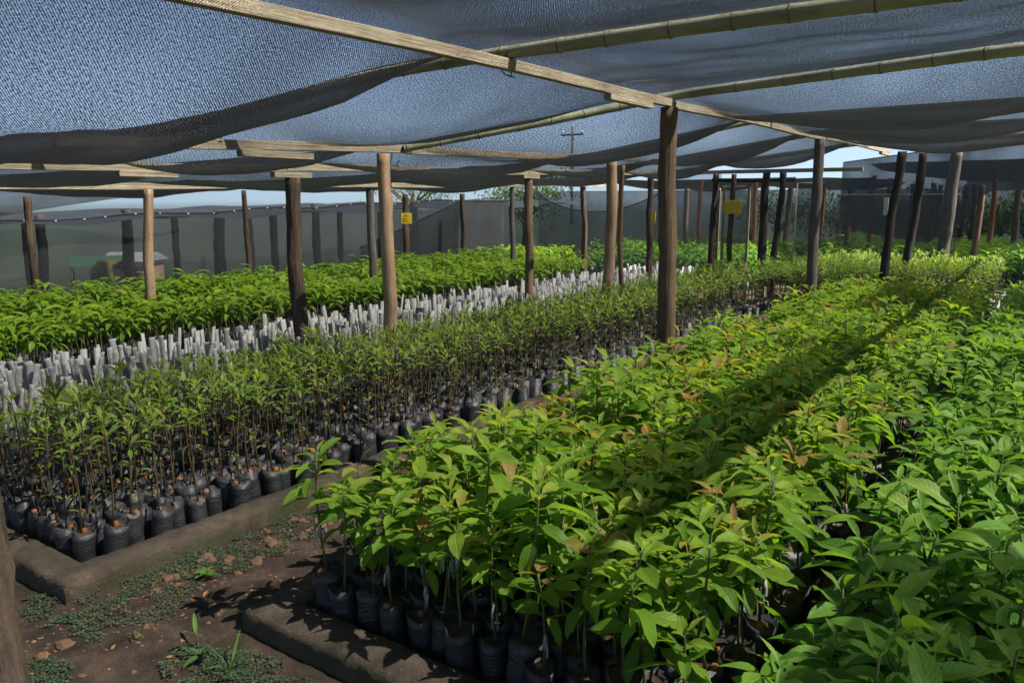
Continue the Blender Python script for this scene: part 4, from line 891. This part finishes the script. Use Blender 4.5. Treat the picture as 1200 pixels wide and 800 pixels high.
def person():
    me = bpy.data.meshes.new('person_body')
    J = [(0, 0, .84), (.0, .0, .98), (.20, 0, 1.10), (.40, 0, 1.14), (.50, 0, 1.10), (.57, 0, 1.05),        # pelvis .. spine bent forward .. neck, head
         (-.02, .10, .82), (.03, .12, .46), (-.05, .12, .08), (.08, .13, .03), (-.02, -.10, .82), (.05, -.12, .46), (-.03, -.12, .08), (.10, -.13, .03),
         (.40, .17, 1.10), (.46, .22, .82), (.58, .19, .60), (.62, .18, .52), (.40, -.17, 1.10), (.47, -.22, .82), (.60, -.17, .62), (.64, -.16, .54)]
    E = [(0, 1), (1, 2), (2, 3), (3, 4), (4, 5), (0, 6), (6, 7), (7, 8), (8, 9), (0, 10), (10, 11), (11, 12), (12, 13), (3, 14), (14, 15), (15, 16), (16, 17), (3, 18), (18, 19), (19, 20), (20, 21)]
    Rr = [.14, .15, .15, .15, .055, .09, .09, .06, .042, .035, .09, .06, .042, .035, .065, .045, .033, .03, .065, .045, .033, .03]
    me.from_pydata(J, E, []); o = bpy.data.objects.new('tmp', me); col.objects.link(o)
    sk = o.modifiers.new('s', 'SKIN'); o.modifiers.new('d', 'SUBSURF').levels = 2
    for i, v in enumerate(me.skin_vertices[0].data): v.radius = (Rr[i], Rr[i]); v.use_root = (i == 0)
    dg = bpy.context.evaluated_depsgraph_get(); b = bpy.data.meshes.new_from_object(o.evaluated_get(dg)); b.name = 'person_body'
    bpy.data.objects.remove(o)
    b.materials.clear()
    for m in ('shirt', 'jeans', 'skin'): b.materials.append(M[m])
    for p in b.polygons:
        c = p.center; p.use_smooth = True
        p.material_index = 1 if (c.z < .92 and c.x < .22) else 2 if (c.x > .47 and c.z > .95) or (c.z < .78) else 0
    e = empty('person', (-15.0, 8.05, field_h(-15.0))); e.rotation_euler = (0, 0, R(20)); tag(e, 'person in a yellow green shirt bending over behind the low net wall', 'person')
    obj('body', b, e)
    import bmesh
    bm = bmesh.new(); bmesh.ops.create_icosphere(bm, subdivisions=2, radius=.105)
    for v in bm.verts: v.co = Vector((v.co.x * 1.05, v.co.y * .9, v.co.z)) + Vector((.57, 0, 1.075)) + v.normal * .008 * mnoise.noise(v.co * 20)
    hm = bpy.data.meshes.new('hair'); bm.to_mesh(hm); bm.free(); hm.materials.append(M['hair']); obj('hair', hm, e)
person()
# utility pole
u = empty('utility_pole', (-30.4, 52.0, 0)); tag(u, 'utility pole with one crossarm seen through the roof cloth', 'utility pole')
obj('pole', mesh_of('pole', tube([(0, 0, 0), (0, 0, 7.0)], [.14, .09], 8), WOOD['grey']), u)
obj('crossarm', mesh_of('crossarm', box(-.9, .9, -.06, .06, 6.35, 6.47), WOOD['grey'], False), u)
for x in (-.8, 0.0, .8): obj('insulator', mesh_of('insulator', tube([(x, 0, 6.47), (x, 0, 6.6), (x, 0, 6.7)], [.03, .06, .03], 6), M['whiteplate']), u)

# ------------------------------------------------------------------ path details: stones, weeds, litter
def stone_t(seed, low=False):
    rr = random.Random(seed)
    import bmesh
    bm = bmesh.new(); bmesh.ops.create_icosphere(bm, subdivisions=1 if low else 2, radius=1.0)
    ax = Vector((rr.uniform(.8, 1.3), rr.uniform(.6, 1.0), rr.uniform(.4, .7)))
    for v in bm.verts:
        q = 1 + 0.35 * mnoise.noise(v.co * 1.3 + Vector((seed, 0, 0))) + .1 * mnoise.noise(v.co * 4 + Vector((seed, 3, 0)))
        v.co = Vector((v.co.x * ax.x, v.co.y * ax.y, max(-.3, v.co.z * ax.z))) * q
    t = T([tuple(v.co) for v in bm.verts], [tuple(x.index for x in f.verts) for f in bm.faces]); bm.free(); return t
SM = [mesh_of('stone', stone_t(k), M['stone'], False) for k in range(6)]
rr = random.Random(31); nst = 0
for k in range(85):
    t = rr.random() ** 0.8
    y = 1.75 + 2.1 * t; x = -3.27 + abs(rr.gauss(0, .17))
    if x > -2.65: continue
    s = rr.uniform(.012, .030) * (1.35 if rr.random() < .12 else 1)
    o = obj('stone', SM[k % 6], None, (x, y, path_h(x, y) + s * .12)); o.rotation_euler = (rr.uniform(-.3, .3), rr.uniform(-.3, .3), rr.uniform(0, 6.3)); o.scale = (s, s, s)
    tag(o, '%s reddish stone %s' % ('large' if s > .028 else 'small' if s < .02 else 'middling', 'lying against the long mossy kerb' if x < -3.17 else 'a little out from the mossy kerb'), 'stone', 'reddish stones on the path'); nst += 1
for k, (x, y, s) in enumerate([(-3.02, 1.36, .032), (-3.02, 1.27, .026), (-2.48, 1.28, .024), (-2.78, 1.30, .018), (-2.55, 1.50, .015), (-2.75, 1.85, .014), (-2.65, 1.42, .012), (-2.9, 1.62, .016)]):
    o = obj('stone', SM[k % 6], None, (x, y, path_h(x, y) + s * .12)); o.scale = (s, s, s); o.rotation_euler = (0, 0, k); tag(o, 'loose reddish stone out on the trodden path', 'stone', 'loose stones out on the path')
ts = []
SL_ = [stone_t(20 + k, True) for k in range(5)]
for k in range(1500):
    y = 1.0 + 4.0 * rr.random() ** 1.3; x = -3.3 + abs(rr.gauss(0, .28)) if rr.random() < .7 else rr.uniform(-3.3, -2.2)
    if x > -2.58 and y > 1.8: continue
    s = rr.uniform(.002, .009); ts.append(SL_[k % 5].xf(TRS((x, y, path_h(x, y) + s * .1), rr.uniform(0, 6), rr.uniform(-.4, .4), 0, s)))
tag(obj('gravel', mesh_of('gravel', join(ts), M['stone'], False)), 'small reddish gravel scattered over the path', 'gravel', None, 'stuff')
# creeping ground cover in patches
def creep(cx, cy, rx, ry, n, seed):
    rr = random.Random(seed); out = []
    for k in range(n):
        a = rr.uniform(0, 6.283); d = math.sqrt(rr.random()); x = cx + rx * d * math.cos(a); y = cy + ry * d * math.sin(a)
        if mnoise.noise(Vector((x * 9, y * 9, 8))) < -0.05 - 0.2 * (1 - d): continue
        if x < -3.33 and y > 1.52: continue
        s = rr.uniform(.007, .014); z = path_h(x, y) + rr.uniform(.002, .016); q = rr.uniform(0, 6.28); tl = rr.uniform(-.5, .5)
        t = T([(0, 0, 0), (.5, -.38, .1), (1, 0, .02), (.5, .38, .1)], [(0, 1, 2, 3)], [(0, .5), (.5, 0), (1, .5), (.5, 1)], rr.random())
        out.append(t.xf(TRS((x, y, z), q, tl, rr.uniform(-.4, .2), s)))
    return out
ts = []
for a in [(-3.26, 1.95, .13, .45, 2600), (-3.16, 2.35, .2, .4, 2600), (-3.05, 1.75, .22, .22, 1500), (-3.24, 2.9, .1, .5, 1300), (-3.3, 1.45, .22, .08, 1300), (-3.1, 1.48, .2, .09, 900), (-2.88, 1.18, .17, .13, 1700), (-2.45, 1.58, .2, .13, 2000), (-2.2, 1.66, .28, .10, 1800), (-3.12, 3.6, .16, .6, 900), (-2.65, 2.55, .05, .3, 300)]:
    ts += creep(*a, seed=int(a[0] * 100))
tag(obj('ground_cover', mesh_of('ground_cover', join(ts), M['creeper'])), 'low grey green creeping weed spreading along the kerbs', 'weed', None, 'stuff')
# single weeds
def weed(x, y, n, Ls, up, name, label, wide=.45, seed=0, h=.0):
    rr = random.Random(seed); e = empty(name, (x, y, path_h(x, y))); tag(e, label, 'weed')
    if h: obj('stem', mesh_of('weed_stem', tube([(0, 0, -.01), (.005, 0, h * .5), (0, .004, h)], [.003, .0028, .002], 5), M['stem']), e)
    for k in range(n):
        L = rr.uniform(*Ls); me = mesh_of('weed_leaf', leaf_t(L, L * wide * rr.uniform(.8, 1.1), 5, 2, rr.uniform(.3, 1.0), .25, .2, L * .12, seed + k).xf(Matrix(), rr.uniform(.35, 1)), M['weed'])
        o = obj('leaf', me, e); o.matrix_local = TRS((0, 0, h * rr.uniform(.3, 1)), k * 2.4 + rr.uniform(-.3, .3), 0, -R(rr.uniform(*up)))
weed(-3.07, 2.02, 14, (.04, .07), (10, 60), 'fern_weed', 'bright green feathery weed beside the stones by the mossy kerb', .42, 1, .03)
weed(-2.50, 1.60, 5, (.05, .085), (15, 55), 'broad_weed', 'broad leaved weed sprouting at the corner of the worn kerb', .36, 2, .05)
weed(-2.62, 1.66, 3, (.07, .10), (35, 70), 'tall_weed', 'upright narrow weed beside the broad leaved weed', .2, 3, .06)
weed(-2.33, 1.60, 6, (.10, .17), (45, 80), 'grass_tuft', 'thin grass tuft in front of the worn kerb', .07, 4, .02)
weed(-2.85, 1.54, 7, (.03, .06), (15, 55), 'small_weed', 'tiny grassy sprout alone on the trodden path', .15, 5, .03)
weed(-2.70, 1.16, 5, (.05, .09), (35, 75), 'grass_sprout', 'grass sprout by the dark post at the path edge', .1, 6, .01)
weed(-3.02, 3.0, 10, (.04, .08), (10, 60), 'clover_weed', 'leafy weed among the stones farther along the mossy kerb', .5, 7, .05)
weed(-2.95, 2.8, 8, (.04, .07), (10, 60), 'clover_weed', 'smaller leafy weed next to another among the path stones', .5, 8, .04)
# dead leaves on the path
rr = random.Random(91)
for k in range(16):
    x = rr.uniform(-3.1, -2.4); y = rr.uniform(1.15, 2.0)
    if x > -2.6 and y > 1.7: continue
    o = obj('dead_leaf', mesh_of('dead_leaf', leaf_t(.05, .022, 4, 2, .3, .2, .3, .006, k), M['dead_leaf']), None, (x, y, path_h(x, y) + .006)); o.rotation_euler = (rr.uniform(-.2, .2), rr.uniform(-.1, .1), rr.uniform(0, 6.28)); s = rr.uniform(.5, 1.1); o.scale = (s, s, s)
    tag(o, 'dry brown leaf fallen on the trodden path', 'leaf', 'dry leaves on the path')
print('objects', len(bpy.data.objects), 'tris', sum(len(m.polygons) for m in bpy.data.meshes))

# ------------------------------------------------------------------ the air: thin blue haze over the far country
hz = obj('haze', mesh_of('haze', box(-5000, 5000, -2500, 5500, -4.0, 120.0), [], False)); tag(hz, 'thin pale haze over the far hills', 'haze', None, 'stuff')
hm = bpy.data.materials.new('haze'); hm.use_nodes = True; hn = hm.node_tree
hn.nodes.remove(hn.nodes['Principled BSDF']); pv = hn.nodes.new('ShaderNodeVolumePrincipled'); pv.inputs['Color'].default_value = (0.55, 0.75, 1.0, 1); pv.inputs['Density'].default_value = 0.0009; pv.inputs['Anisotropy'].default_value = 0.2
hn.links.new(pv.outputs[0], hn.nodes['Material Output'].inputs['Volume']); hz.data.materials.append(hm)
